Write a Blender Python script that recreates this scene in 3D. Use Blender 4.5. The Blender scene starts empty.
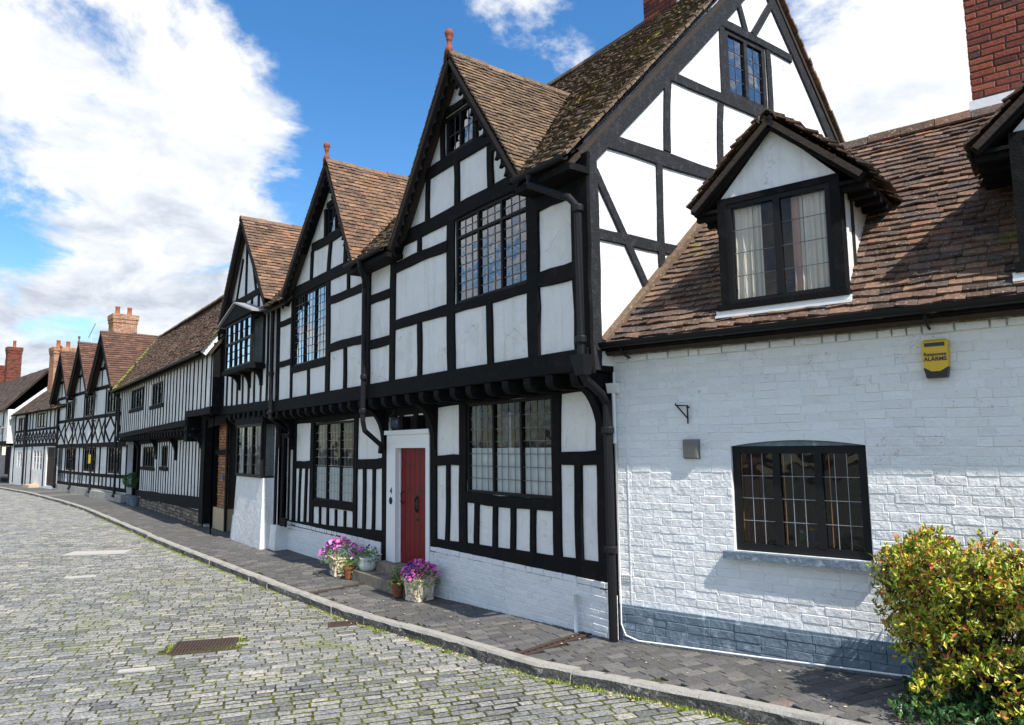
import bpy, math, random
from mathutils import Vector, Matrix
from mathutils.noise import noise as mnoise
R = random.Random(7)
rad = math.radians
sc = bpy.context.scene
COL = sc.collection

# ------------------------------------------------------------------ materials
def newmat(name):
    m = bpy.data.materials.new(name); m.use_nodes = True
    nt = m.node_tree; nt.nodes.clear()
    out = nt.nodes.new('ShaderNodeOutputMaterial')
    return m, nt, out
def nd(nt, t, **k):
    n = nt.nodes.new(t)
    for a, b in k.items():
        if a.startswith('i_'):
            key = a[2:]
            key = int(key) if key.isdigit() else key.replace('_', ' ')
            n.inputs[key].default_value = b
        else: setattr(n, a, b)
    return n
def ramp(nt, stops, interp='LINEAR'):
    n = nt.nodes.new('ShaderNodeValToRGB'); cr = n.color_ramp; cr.interpolation = interp
    while len(cr.elements) > 1: cr.elements.remove(cr.elements[-1])
    for i, (p, c) in enumerate(stops):
        e = cr.elements[0] if i == 0 else cr.elements.new(p)
        e.position = p; e.color = (*c, 1)
    return n
def noise(nt, scale, detail=4, rough=.55, vec=None, dist=0):
    n = nt.nodes.new('ShaderNodeTexNoise'); n.inputs['Scale'].default_value = scale
    n.inputs['Detail'].default_value = detail; n.inputs['Roughness'].default_value = rough
    n.inputs['Distortion'].default_value = dist
    if vec is not None: nt.links.new(vec, n.inputs['Vector'])
    return n
def mix(nt, fac, a, b, mode='MIX'):
    n = nt.nodes.new('ShaderNodeMix'); n.data_type = 'RGBA'; n.blend_type = mode
    for s, v in ((0, fac), (6, a), (7, b)):
        if hasattr(v, 'links') or isinstance(v, bpy.types.NodeSocket): nt.links.new(v, n.inputs[s])
        elif s == 0: n.inputs[0].default_value = v
        else: n.inputs[s].default_value = (*v, 1)
    return n.outputs[2]
def finish(nt, out, color, rough=.7, bump=None, bdist=.01, bstr=1, spec=.5, metal=0):
    b = nt.nodes.new('ShaderNodeBsdfPrincipled')
    if isinstance(color, bpy.types.NodeSocket): nt.links.new(color, b.inputs['Base Color'])
    else: b.inputs['Base Color'].default_value = (*color, 1)
    if isinstance(rough, bpy.types.NodeSocket): nt.links.new(rough, b.inputs['Roughness'])
    else: b.inputs['Roughness'].default_value = rough
    b.inputs['Specular IOR Level'].default_value = spec
    b.inputs['Metallic'].default_value = metal
    if bump is not None:
        bn = nt.nodes.new('ShaderNodeBump'); bn.inputs['Distance'].default_value = bdist; bn.inputs['Strength'].default_value = bstr
        nt.links.new(bump, bn.inputs['Height']); nt.links.new(bn.outputs[0], b.inputs['Normal'])
    nt.links.new(b.outputs[0], out.inputs[0]); return b
def coords(nt): return nt.nodes.new('ShaderNodeTexCoord').outputs['Object']
def island(nt): return nt.nodes.new('ShaderNodeNewGeometry').outputs['Random Per Island']
def thresh(nt, sock, lo, hi):
    n = nt.nodes.new('ShaderNodeMapRange'); n.inputs[1].default_value = lo; n.inputs[2].default_value = hi; n.clamp = True
    nt.links.new(sock, n.inputs[0]); return n.outputs[0]
def mul(nt, a, b):
    n = nt.nodes.new('ShaderNodeMath'); n.operation = 'MULTIPLY'
    for i, v in enumerate((a, b)):
        if isinstance(v, bpy.types.NodeSocket): nt.links.new(v, n.inputs[i])
        else: n.inputs[i].default_value = v
    return n.outputs[0]

M = {}
def simple(name, col, rough=.6, nscale=30, var=.15, bd=.003, spec=.5, metal=0, dirt=None, dirt_amt=(.55, .75), dscale=3):
    m, nt, out = newmat(name); v = coords(nt)
    n = noise(nt, nscale, 6, .6, v); n2 = noise(nt, dscale, 5, .6, v)
    c = mix(nt, n.outputs[0], tuple(x*(1-var) for x in col), tuple(min(1, x*(1+var)) for x in col))
    if dirt: c = mix(nt, thresh(nt, n2.outputs[0], *dirt_amt), c, dirt)
    finish(nt, out, c, rough, n.outputs[0], bd, 1, spec, metal)
    M[name] = m
simple('plaster', (.78, .78, .77), .85, 9, .035, .012, .2, dirt=(.62, .61, .57), dirt_amt=(.56, .9), dscale=2.2)
simple('plaster_far', (.74, .74, .74), .85, 9, .05, .012, .2, dirt=(.5, .49, .46), dirt_amt=(.5, .9), dscale=1.6)
simple('timber_black', (.0065, .0062, .0065), .8, 60, .35, .006, .13, dirt=(.016, .015, .0145), dirt_amt=(.52, .75), dscale=9)
simple('timber_weathered_sunlit', (.022, .023, .026), .8, 30, .4, .010, .18, dirt=(.055, .056, .06), dirt_amt=(.5, .8), dscale=11)  # weathered, and paler than the black timber: sunlight put into its colour
simple('metal_black', (.010, .010, .011), .5, 40, .2, .002, .22)
simple('window_frame_black', (.010, .010, .010), .6, 40, .2, .002, .2)
simple('lead', (.10, .10, .105), .5, 40, .2, .001, .5)
simple('lead_pale', (.30, .30, .31), .5, 40, .2, .001, .5)
simple('white_paint', (.8, .8, .79), .5, 20, .03, .003, .4, dirt=(.55, .53, .48), dirt_amt=(.62, .85), dscale=5)
simple('white_sash', (.72, .73, .72), .5, 20, .04, .002, .4)
simple('blue_grey_paint', (.15, .195, .24), .7, 14, .3, .02, .25, dirt=(.33, .38, .42), dirt_amt=(.58, .7), dscale=9)
simple('red_paint', (.17, .005, .006), .5, 25, .2, .002, .2, dirt=(.07, .003, .004), dirt_amt=(.5, .8), dscale=6)
simple('stone_step', (.28, .23, .17), .85, 16, .3, .012, .2, dirt=(.12, .10, .08), dirt_amt=(.45, .7), dscale=5)
simple('kerb_stone', (.36, .34, .30), .9, 55, .4, .012, .2, dirt=(.2, .19, .17), dirt_amt=(.5, .75), dscale=4)
simple('kerb_rough', (.10, .098, .09), .95, 38, .7, .05, .2, dirt=(.35, .33, .3), dirt_amt=(.56, .68), dscale=22)
simple('plinth_stone', (.42, .39, .34), .9, 14, .2, .02, .2, dirt=(.22, .2, .17), dirt_amt=(.5, .8), dscale=4)
simple('terracotta', (.24, .085, .04), .8, 20, .2, .004, .3)
simple('finial_clay', (.26, .075, .04), .8, 30, .3, .004, .3)
simple('terracotta_chimney', (.40, .13, .06), .8, 20, .2, .004, .3)
simple('cream_clay', (.55, .42, .26), .8, 20, .2, .004, .3)
simple('planter_stone', (.74, .64, .47), .9, 22, .25, .012, .2, dirt=(.2, .15, .09), dirt_amt=(.52, .66), dscale=12)
simple('white_ceramic', (.66, .68, .64), .3, 6, .05, .001, .5)
simple('rust', (.075, .05, .04), .8, 60, .5, .003, .3, metal=.2)
simple('yellow_plastic', (.66, .42, .01), .4, 12, .06, .001, .5, dirt=(.35, .22, .03), dirt_amt=(.6, .8), dscale=14)
simple('dark_plastic', (.015, .018, .022), .4, 12, .1, .001, .5)
simple('sand_soil', (.10, .055, .03), .95, 18, .5, .03, .2, dirt=(.30, .17, .09), dirt_amt=(.5, .6), dscale=30)
simple('vent_metal', (.16, .155, .145), .5, 14, .2, .002, .5)
simple('bark', (.06, .04, .03), .9, 40, .3, .01, .2)
simple('interior', (.035, .03, .026), .9, 3, .3, .002, .2)
simple('wood_orange', (.36, .16, .04), .5, 30, .3, .002, .4)
simple('dark_brown', (.06, .05, .045), .95, 20, .3, .01, .2)  # even dark brown for earth, brick backing and dark mortar
simple('tile_under', (.05, .038, .03), .95, 20, .3, .01, .2)
simple('green_plastic', (.02, .25, .07), .3, 5, .1, .001)
simple('blue_plastic', (.01, .05, .25), .3, 5, .1, .001)
simple('orange_plastic', (.7, .25, .01), .3, 5, .1, .001)
simple('flag_pale', (.42, .40, .36), .85, 22, .2, .008, .2)
simple('mortar_pale', (.55, .53, .48), .95, 22, .3, .01, .2)

def plaster_mat(name, col, grime, amt):
    m, nt, out = newmat(name); v = coords(nt)
    mp = nd(nt, 'ShaderNodeMapping'); mp.inputs['Scale'].default_value = (9, 9, .9); nt.links.new(v, mp.inputs[0])
    st = noise(nt, 1, 5, .6, mp.outputs[0]); big = noise(nt, 1.7, 6, .65, v); tr = noise(nt, 7, 5, .6, v, .8); fine = noise(nt, 60, 4, .6, v)
    dv = noise(nt, 3, 3, .5, v); ad = nd(nt, 'ShaderNodeVectorMath'); ad.operation = 'MULTIPLY_ADD'; nt.links.new(dv.outputs['Color'], ad.inputs[0]); ad.inputs[1].default_value = (.5, .5, .5); nt.links.new(v, ad.inputs[2])
    vo = nd(nt, 'ShaderNodeTexVoronoi'); vo.feature = 'DISTANCE_TO_EDGE'; vo.inputs['Scale'].default_value = .9; nt.links.new(ad.outputs[0], vo.inputs['Vector'])
    crack = mul(nt, mth_sub(nt, 1., thresh(nt, vo.outputs['Distance'], .0, .006)), thresh(nt, big.outputs[0], .5, .56))
    c = mix(nt, mul(nt, thresh(nt, st.outputs[0], .52, .8), amt), col, grime)
    c = mix(nt, mul(nt, thresh(nt, big.outputs[0], .5, .8), amt), c, grime)
    c = mix(nt, mul(nt, crack, .6), c, (.25, .24, .22))
    c = mix(nt, mul(nt, thresh(nt, tr.outputs[0], .3, .7), .10), c, tuple(x*.8 for x in col))
    h = nt.nodes.new('ShaderNodeMath'); h.operation = 'MULTIPLY_ADD'; nt.links.new(tr.outputs[0], h.inputs[0]); h.inputs[1].default_value = 1.; nt.links.new(mul(nt, fine.outputs[0], .12), h.inputs[2])
    finish(nt, out, c, .9, h.outputs[0], .022, 1, .15); M[name] = m
def mth_sub(nt, a, b):
    n = nt.nodes.new('ShaderNodeMath'); n.operation = 'SUBTRACT'; n.inputs[0].default_value = a; nt.links.new(b, n.inputs[1]); return n.outputs[0]
plaster_mat('plaster', (.80, .79, .765), (.52, .49, .43), .55); plaster_mat('plaster_far', (.78, .77, .745), (.48, .45, .40), .6)
def curtain_mat(name, col):
    m, nt, out = newmat(name); v = coords(nt)
    n = noise(nt, 5, 3, .5, v)
    b = finish(nt, out, mix(nt, n.outputs[0], tuple(x*.8 for x in col), col), .9)
    M[name] = m
curtain_mat('curtain_cream', (.93, .86, .74)); curtain_mat('curtain_red', (.22, .03, .025)); curtain_mat('net_curtain', (.80, .84, .84))
curtain_mat('curtain_pink', (.62, .42, .36))

def glass_mat(name, tint, refl=1.):
    m, nt, out = newmat(name)
    tr = nd(nt, 'ShaderNodeBsdfTransparent'); tr.inputs[0].default_value = (*tint, 1)
    gl = nd(nt, 'ShaderNodeBsdfGlossy'); gl.inputs['Roughness'].default_value = .015
    v = coords(nt); n = noise(nt, 2.6, 2, .5, v)
    bn = nd(nt, 'ShaderNodeBump'); bn.inputs['Distance'].default_value = .012; nt.links.new(n.outputs[0], bn.inputs['Height'])
    nt.links.new(bn.outputs[0], gl.inputs['Normal'])
    fr = nd(nt, 'ShaderNodeFresnel'); fr.inputs[0].default_value = 1.52
    f = nt.nodes.new('ShaderNodeMath'); f.operation = 'MULTIPLY_ADD'; f.use_clamp = True
    nt.links.new(fr.outputs[0], f.inputs[0]); f.inputs[1].default_value = 1.7*refl; f.inputs[2].default_value = .02
    mx = nd(nt, 'ShaderNodeMixShader'); nt.links.new(f.outputs[0], mx.inputs[0]); nt.links.new(tr.outputs[0], mx.inputs[1]); nt.links.new(gl.outputs[0], mx.inputs[2])
    nt.links.new(mx.outputs[0], out.inputs[0]); M[name] = m
glass_mat('glass', (.95, .96, .95), .3); glass_mat('glass_blue', (.7, .8, .85), 2.2); glass_mat('glass_dark', (.45, .48, .48), .35)

def painted_brick():
    m, nt, out = newmat('painted_brick'); v = coords(nt)
    n = noise(nt, 15, 9, .62, v); n2 = noise(nt, 3.2, 6, .7, v); n3 = noise(nt, 70, 2, .5, v); isl = island(nt)
    c = mix(nt, isl, (.74, .74, .73), (.82, .82, .81))
    c = mix(nt, thresh(nt, n2.outputs[0], .58, .9), c, (.55, .54, .5))
    c = mix(nt, mul(nt, thresh(nt, n3.outputs[0], .66, .72), thresh(nt, n2.outputs[0], .5, .62)), c, (.12, .10, .08))
    sp = nd(nt, 'ShaderNodeSeparateXYZ'); nt.links.new(v, sp.inputs[0]); fl = noise(nt, 11, 7, .7, v)
    c = mix(nt, mul(nt, thresh(nt, fl.outputs[0], .64, .68), mul(nt, thresh(nt, n2.outputs[0], .46, .6), .75)), c, (.42, .33, .27))
    finish(nt, out, c, .75, n.outputs[0], .022, 1, .3); M['painted_brick'] = m
painted_brick()
def dirty_shaded_mat():
    m, nt, out = newmat('dirty_shaded_brick'); v = coords(nt)
    n = noise(nt, 26, 7, .65, v); n2 = noise(nt, 9, 6, .7, v)
    c = mix(nt, thresh(nt, n2.outputs[0], .36, .58), (.50, .47, .40), (.16, .14, .105))  # dirt plus the shade under the eaves, both put into the colour
    finish(nt, out, c, .85, n.outputs[0], .02, 1, .3); M['dirty_shaded_brick'] = m
dirty_shaded_mat()
def island_ramp(name, stops, rough=.8, nscale=25, bd=.006, moss=None, moss_thr=(.6, .7), mscale=1.2, lichen=False, spec=.3, var=.42):
    m, nt, out = newmat(name); v = coords(nt); isl = island(nt)
    r = ramp(nt, stops); nt.links.new(isl, r.inputs[0])
    n = noise(nt, nscale, 6, .65, v)
    c = mix(nt, 1, r.outputs[0], mix(nt, thresh(nt, n.outputs[0], .3, .7), (1-var,)*3, (1+var*.7,)*3), 'MULTIPLY')
    big = noise(nt, mscale, 6, .7, v)
    if moss:
        fine = noise(nt, mscale*9, 4, .7, v)
        f = mul(nt, thresh(nt, big.outputs[0], *moss_thr), thresh(nt, fine.outputs[0], .4, .55))
        c = mix(nt, f, c, moss)
    if lichen:
        l = noise(nt, 48, 3, .6, v)
        c = mix(nt, thresh(nt, l.outputs[0], .62, .68), c, (.40, .37, .27))
    finish(nt, out, c, rough, n.outputs[0], bd, 1, spec); M[name] = m
TC = [(0, (.045, .030, .023)), (.2, (.10, .058, .040)), (.4, (.17, .095, .062)), (.55, (.075, .055, .047)), (.7, (.13, .085, .062)), (.82, (.23, .135, .085)), (.92, (.06, .052, .050)), (.985, (.14, .08, .055)), (1, (.28, .12, .06))]
island_ramp('tiles_cottage', TC, moss=(.16, .17, .02), moss_thr=(.62, .7), mscale=1.1, lichen=True)
island_ramp('tiles_gable', [(0, (.08, .05, .033)), (.3, (.17, .11, .065)), (.55, (.12, .08, .052)), (.75, (.24, .155, .09)), (.9, (.10, .07, .05)), (1, (.28, .17, .08))], moss=(.24, .19, .03), moss_thr=(.58, .72), mscale=1.5, lichen=True)
island_ramp('tiles_mossy', [(0, (.05, .038, .025)), (.4, (.115, .08, .048)), (.7, (.075, .058, .038)), (1, (.17, .105, .06))], moss=(.24, .21, .02), moss_thr=(.57, .69), mscale=1.0, lichen=True)
island_ramp('tiles_orange', [(0, (.08, .05, .035)), (.3, (.22, .125, .075)), (.5, (.13, .08, .055)), (.7, (.28, .165, .10)), (.85, (.09, .06, .045)), (1, (.34, .16, .08))], moss=(.16, .10, .04), moss_thr=(.6, .72), mscale=1.5, lichen=True)
island_ramp('tiles_brown', [(0, (.06, .04, .03)), (.35, (.13, .075, .05)), (.65, (.09, .06, .045)), (.85, (.19, .10, .06)), (1, (.05, .04, .033))], moss=(.15, .14, .02), moss_thr=(.6, .72), mscale=.7, lichen=True)
island_ramp('tiles_dark', [(0, (.04, .03, .024)), (.5, (.085, .06, .044)), (1, (.13, .08, .055))], moss=(.1, .09, .03), moss_thr=(.6, .72), mscale=.7)
island_ramp('tiles_red', [(0, (.07, .04, .03)), (.35, (.15, .075, .05)), (.7, (.10, .055, .04)), (1, (.21, .10, .06))], moss=(.16, .15, .02), moss_thr=(.62, .72), mscale=.7)
island_ramp('brick_red', [(0, (.10, .03, .02)), (.3, (.24, .06, .035)), (.6, (.30, .085, .045)), (.85, (.16, .05, .035)), (1, (.07, .04, .035))], nscale=40, moss=(.08, .05, .04), moss_thr=(.62, .7), mscale=3)
island_ramp('brick_orange', [(0, (.28, .11, .05)), (.3, (.45, .20, .085)), (.6, (.36, .14, .06)), (.85, (.50, .26, .12)), (1, (.16, .08, .05))], nscale=40)
island_ramp('sett', [(0, (.14, .14, .142)), (.25, (.23, .228, .222)), (.5, (.32, .312, .29)), (.75, (.18, .185, .19)), (.9, (.42, .39, .34)), (1, (.24, .236, .225))], rough=.75, nscale=38, bd=.014, moss=(.19, .21, .07), moss_thr=(.55, .7), mscale=1.1, var=.7)
island_ramp('paver', [(0, (.075, .072, .07)), (.4, (.125, .12, .115)), (.7, (.092, .088, .084)), (.93, (.17, .16, .145)), (.985, (.17, .155, .14)), (1, (.24, .15, .11))], rough=.7, nscale=50, bd=.004, moss=(.10, .095, .08), moss_thr=(.5, .62), mscale=1.3)
island_ramp('rubble', [(0, (.16, .12, .08)), (.3, (.30, .24, .17)), (.6, (.22, .15, .10)), (.8, (.38, .33, .26)), (1, (.12, .10, .08))], nscale=18, bd=.03)
island_ramp('bush_leaf', [(0, (.08, .15, .015)), (.25, (.22, .32, .025)), (.45, (.46, .50, .04)), (.62, (.70, .58, .05)), (.72, (.14, .22, .02)), (.84, (.66, .44, .06)), (.90, (.62, .20, .05)), (1, (.55, .09, .06))], rough=.45, nscale=10, bd=.001, var=.15, spec=.5)
island_ramp('ivy_leaf', [(0, (.015, .045, .012)), (.5, (.03, .09, .02)), (1, (.07, .16, .035))], rough=.4, nscale=10, bd=.001, var=.15, spec=.5)
island_ramp('plant_leaf', [(0, (.05, .11, .02)), (.5, (.12, .22, .035)), (1, (.24, .36, .06))], rough=.45, nscale=10, bd=.001, var=.15)
island_ramp('topiary_leaf', [(0, (.015, .06, .012)), (.5, (.03, .11, .02)), (1, (.05, .17, .03))], rough=.45, nscale=10, bd=.001, var=.15)
island_ramp('grass_blade', [(0, (.12, .20, .02)), (.5, (.22, .32, .03)), (.8, (.34, .36, .06)), (1, (.30, .22, .06))], rough=.6, nscale=10, bd=.001, var=.15)
island_ramp('petal_pink', [(0, (.62, .08, .36)), (.45, (.72, .16, .48)), (.8, (.80, .32, .60)), (1, (.5, .03, .22))], rough=.6, nscale=10, bd=.001, var=.1)
island_ramp('petal_violet', [(0, (.05, .01, .16)), (.6, (.12, .03, .32)), (1, (.03, .01, .06))], rough=.6, nscale=10, bd=.001, var=.1)
island_ramp('petal_red', [(0, (.6, .01, .06)), (1, (.75, .03, .1))], rough=.6, nscale=10, bd=.001, var=.1)
island_ramp('petal_white', [(0, (.8, .8, .78)), (1, (.8, .75, .6))], rough=.6, nscale=10, bd=.001, var=.1)

def joint_mat(name, soil, moss, thr, lum=(.0, 1)):
    m, nt, out = newmat(name); v = coords(nt)
    n = noise(nt, 30, 5, .7, v); b = noise(nt, 1.3, 5, .7, v)
    f = mul(nt, thresh(nt, n.outputs[0], .42, .58), thresh(nt, b.outputs[0], *thr))
    c = mix(nt, f, soil, moss)
    finish(nt, out, c, .95, n.outputs[0], .03, 1, .2); M[name] = m
joint_mat('road_joint', (.032, .026, .018), (.19, .21, .018), (.34, .52))
joint_mat('paver_joint', (.045, .04, .033), (.17, .20, .02), (.45, .66))
def far_road():
    m, nt, out = newmat('far_road'); v = coords(nt)
    mp = nd(nt, 'ShaderNodeMapping'); mp.inputs['Rotation'].default_value = (0, 0, rad(-71)); nt.links.new(v, mp.inputs[0])
    bt = nd(nt, 'ShaderNodeTexBrick'); nt.links.new(mp.outputs[0], bt.inputs['Vector'])
    bt.inputs['Scale'].default_value = 1; bt.inputs['Brick Width'].default_value = .22; bt.inputs['Row Height'].default_value = .125
    bt.inputs['Mortar Size'].default_value = .012; bt.inputs['Color1'].default_value = (.2, .205, .21, 1); bt.inputs['Color2'].default_value = (.36, .355, .34, 1)
    bt.inputs['Mortar'].default_value = (.11, .115, .03, 1)
    n = noise(nt, .9, 6, .7, v)
    c = mix(nt, thresh(nt, n.outputs[0], .52, .72), bt.outputs[0], (.17, .2, .06))
    finish(nt, out, c, .8, bt.outputs['Fac'], -.02, 1, .3); M['far_road'] = m
far_road()
def rot_mats():
    # end-gable plaster: slightly brighter, with less grime
    plaster_mat('end_plaster', (.82, .82, .81), (.6, .58, .54), .4)
rot_mats()

# ------------------------------------------------------------------ mesh helpers
class Fr:
    """a vertical plane: s along it, d out towards the street, z up"""
    def __init__(s, ox, oy, deg): s.o = (ox, oy); a = rad(deg); s.a = a; s.u = (math.cos(a), math.sin(a)); s.n = (math.sin(a), -math.cos(a))
    def p(f, s, d, z): return (f.o[0]+s*f.u[0]+d*f.n[0], f.o[1]+s*f.u[1]+d*f.n[1], z)
class FrX:
    """plane facing +X at X = x0: s is world Y"""
    def __init__(s, x0): s.x = x0
    def p(f, s, d, z): return (f.x+d, s, z)
class MB:
    def __init__(s): s.v = []; s.f = []
    def add(s, vs, fs):
        o = len(s.v); s.v += [tuple(v) for v in vs]; s.f += [tuple(i+o for i in f) for f in fs]
    def hexa(s, b, t):   # bottom ring 4, top ring 4
        s.add(list(b)+list(t), [(3, 2, 1, 0), (4, 5, 6, 7), (0, 1, 5, 4), (1, 2, 6, 5), (2, 3, 7, 6), (3, 0, 4, 7)])
    def fbox(s, fr, s0, s1, d0, d1, z0, z1):
        P = fr.p; s.hexa([P(s0, d0, z0), P(s1, d0, z0), P(s1, d1, z0), P(s0, d1, z0)], [P(s0, d0, z1), P(s1, d0, z1), P(s1, d1, z1), P(s0, d1, z1)])
    def wbox(s, x0, x1, y0, y1, z0, z1):
        s.hexa([(x0, y0, z0), (x1, y0, z0), (x1, y1, z0), (x0, y1, z0)], [(x0, y0, z1), (x1, y0, z1), (x1, y1, z1), (x0, y1, z1)])
    def prism(s, fr, poly, d0, d1):
        n = len(poly); vs = [fr.p(a, d0, z) for a, z in poly]+[fr.p(a, d1, z) for a, z in poly]
        s.add(vs, [tuple(range(n)), tuple(range(2*n-1, n-1, -1))]+[(i, (i+1) % n, n+(i+1) % n, n+i) for i in range(n)])
    def tube(s, pts, r, seg=8, cap=True):
        pts = [Vector(p) for p in pts]; rs = r if isinstance(r, (list, tuple)) else [r]*len(pts)
        rings = []
        for i, p in enumerate(pts):
            a = pts[max(0, i-1)]; b = pts[min(len(pts)-1, i+1)]; t = (b-a).normalized()
            u = t.cross(Vector((0, 0, 1))); u = Vector((1, 0, 0)) if u.length < 1e-3 else u.normalized(); w = t.cross(u)
            rings.append([tuple(p+(u*math.cos(k*2*math.pi/seg)+w*math.sin(k*2*math.pi/seg))*rs[i]) for k in range(seg)])
        vs = [v for r_ in rings for v in r_]; fs = []
        for i in range(len(pts)-1):
            for k in range(seg): fs.append((i*seg+k, i*seg+(k+1) % seg, (i+1)*seg+(k+1) % seg, (i+1)*seg+k))
        if cap: fs += [tuple(range(seg)), tuple(range(len(vs)-1, len(vs)-seg-1, -1))]
        s.add(vs, fs)
    def lathe(s, c, prof, seg=14, sq=False):
        vs = []; fs = []
        for r, z in prof:
            for k in range(seg):
                a = 2*math.pi*k/seg; vs.append((c[0]+r*math.cos(a), c[1]+r*math.sin(a), c[2]+z))
        for i in range(len(prof)-1):
            for k in range(seg): fs.append((i*seg+k, i*seg+(k+1) % seg, (i+1)*seg+(k+1) % seg, (i+1)*seg+k))
        fs += [tuple(range(seg-1, -1, -1)), tuple(range(len(vs)-seg, len(vs)))]
        s.add(vs, fs)
    def build(s, name, mat, parent=None, smooth=False):
        me = bpy.data.meshes.new(name); o = bpy.data.objects.new(name, me); COL.objects.link(o)
        off = Vector((0, 0, 0)); q = parent
        while q is not None: off += Vector(q.location); q = q.parent
        if parent is None and s.v:
            xs, ys, zs = zip(*s.v); off = Vector(((min(xs)+max(xs))/2, (min(ys)+max(ys))/2, min(zs))); o.location = off
        me.from_pydata([(v[0]-off.x, v[1]-off.y, v[2]-off.z) for v in s.v], [], s.f)
        me.materials.append(M[mat] if isinstance(mat, str) else mat)
        if smooth:
            for p in me.polygons: p.use_smooth = True
        me.update()
        if parent is not None: o.parent = parent
        return o
def tag(o, label=None, cat=None, group=None, kind=None):
    if label: o['label'] = label
    if cat: o['category'] = cat
    if group: o['group'] = group
    if kind: o['kind'] = kind
    return o
def thing(name, loc, label, cat, group=None):
    o = bpy.data.objects.new(name, None); COL.objects.link(o); o.location = loc; o.empty_display_size = .2
    return tag(o, label, cat, group)

def clip(poly, a, b):       # keep left of a->b
    out = []
    def side(p): return (b[0]-a[0])*(p[1]-a[1])-(b[1]-a[1])*(p[0]-a[0])
    for i in range(len(poly)):
        p, q = poly[i], poly[(i+1) % len(poly)]; sp, sq = side(p), side(q)
        if sp >= 0: out.append(p)
        if (sp > 0) != (sq > 0) and abs(sp-sq) > 1e-9:
            t = sp/(sp-sq); out.append((p[0]+(q[0]-p[0])*t, p[1]+(q[1]-p[1])*t))
    return out
def wallmesh(fr, outline, opens, name, mat, parent, d0=-.2, d1=0):
    """outline convex, counter-clockwise in (s,z); opens = rects s0,s1,z0,z1"""
    ss = sorted({p[0] for p in outline} | {v for o in opens for v in o[:2]}); zs = sorted({p[1] for p in outline} | {v for o in opens for v in o[2:]})
    m = MB()
    for i in range(len(ss)-1):
        for j in range(len(zs)-1):
            a, b, c, d = ss[i], ss[i+1], zs[j], zs[j+1]; cx, cz = (a+b)/2, (c+d)/2
            if any(o[0] < cx < o[1] and o[2] < cz < o[3] for o in opens): continue
            poly = [(a, c), (b, c), (b, d), (a, d)]
            for k in range(len(outline)):
                poly = clip(poly, outline[k], outline[(k+1) % len(outline)])
                if len(poly) < 3: break
            if len(poly) < 3: continue
            n = len(poly)
            m.add([fr.p(x, d1, z) for x, z in poly], [tuple(range(n))]); m.add([fr.p(x, d0, z) for x, z in poly], [tuple(range(n-1, -1, -1))])
    P = fr.p
    for a, b, c, d in opens:
        for q in ((a, c, b, c), (b, c, b, d), (b, d, a, d), (a, d, a, c)):
            m.add([P(q[0], d1, q[1]), P(q[2], d1, q[3]), P(q[2], d0, q[3]), P(q[0], d0, q[1])], [(3, 2, 1, 0)])
    n = len(outline)
    for k in range(n):
        a, b = outline[k], outline[(k+1) % n]
        m.add([P(a[0], d1, a[1]), P(b[0], d1, b[1]), P(b[0], d0, b[1]), P(a[0], d0, a[1])], [(0, 1, 2, 3)])
    return m.build(name, mat, parent)
TJ = random.Random(3)
def timber(fr, s1, z1, s2, z2, w, name, parent, mat='timber_black', d0=-.01, d1=.03, wob=.10):
    dx, dz = s2-s1, z2-z1; L = math.hypot(dx, dz)
    if L < 1e-4: return
    tx, tz = dx/L, dz/L; nx, nz = -tz, tx; n = max(2, min(7, int(L/.3)+1)); d1 = d1+TJ.uniform(-.004, .004)
    m = MB(); vs = []; bow = TJ.uniform(-.02, .02)*min(1, L)
    for i in range(n+1):
        t = i/n; c = bow*math.sin(math.pi*t); wl = w/2*(1+TJ.uniform(-wob, wob)); wr = w/2*(1+TJ.uniform(-wob, wob)); e = min(.008, w*.1)
        for off, d in ((-wl, d0), (-wl, d1-e), (-wl+e, d1), (wr-e, d1), (wr, d1-e), (wr, d0)):
            vs.append(fr.p(s1+dx*t+nx*(off+c), d, z1+dz*t+nz*(off+c)))
    fs = []
    for i in range(n):
        for k in range(5): fs.append((i*6+k, i*6+k+1, (i+1)*6+k+1, (i+1)*6+k))
    fs += [tuple(range(6)), tuple(range(n*6+5, n*6-1, -1))]
    m.add(vs, fs); return m.build(name, mat, parent)
def frame(fr, rows, parent, mat='timber_black', **k):
    for a, b, c, d, w, n in rows: timber(fr, a, b, c, d, w, n, parent, mat, **k)

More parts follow.
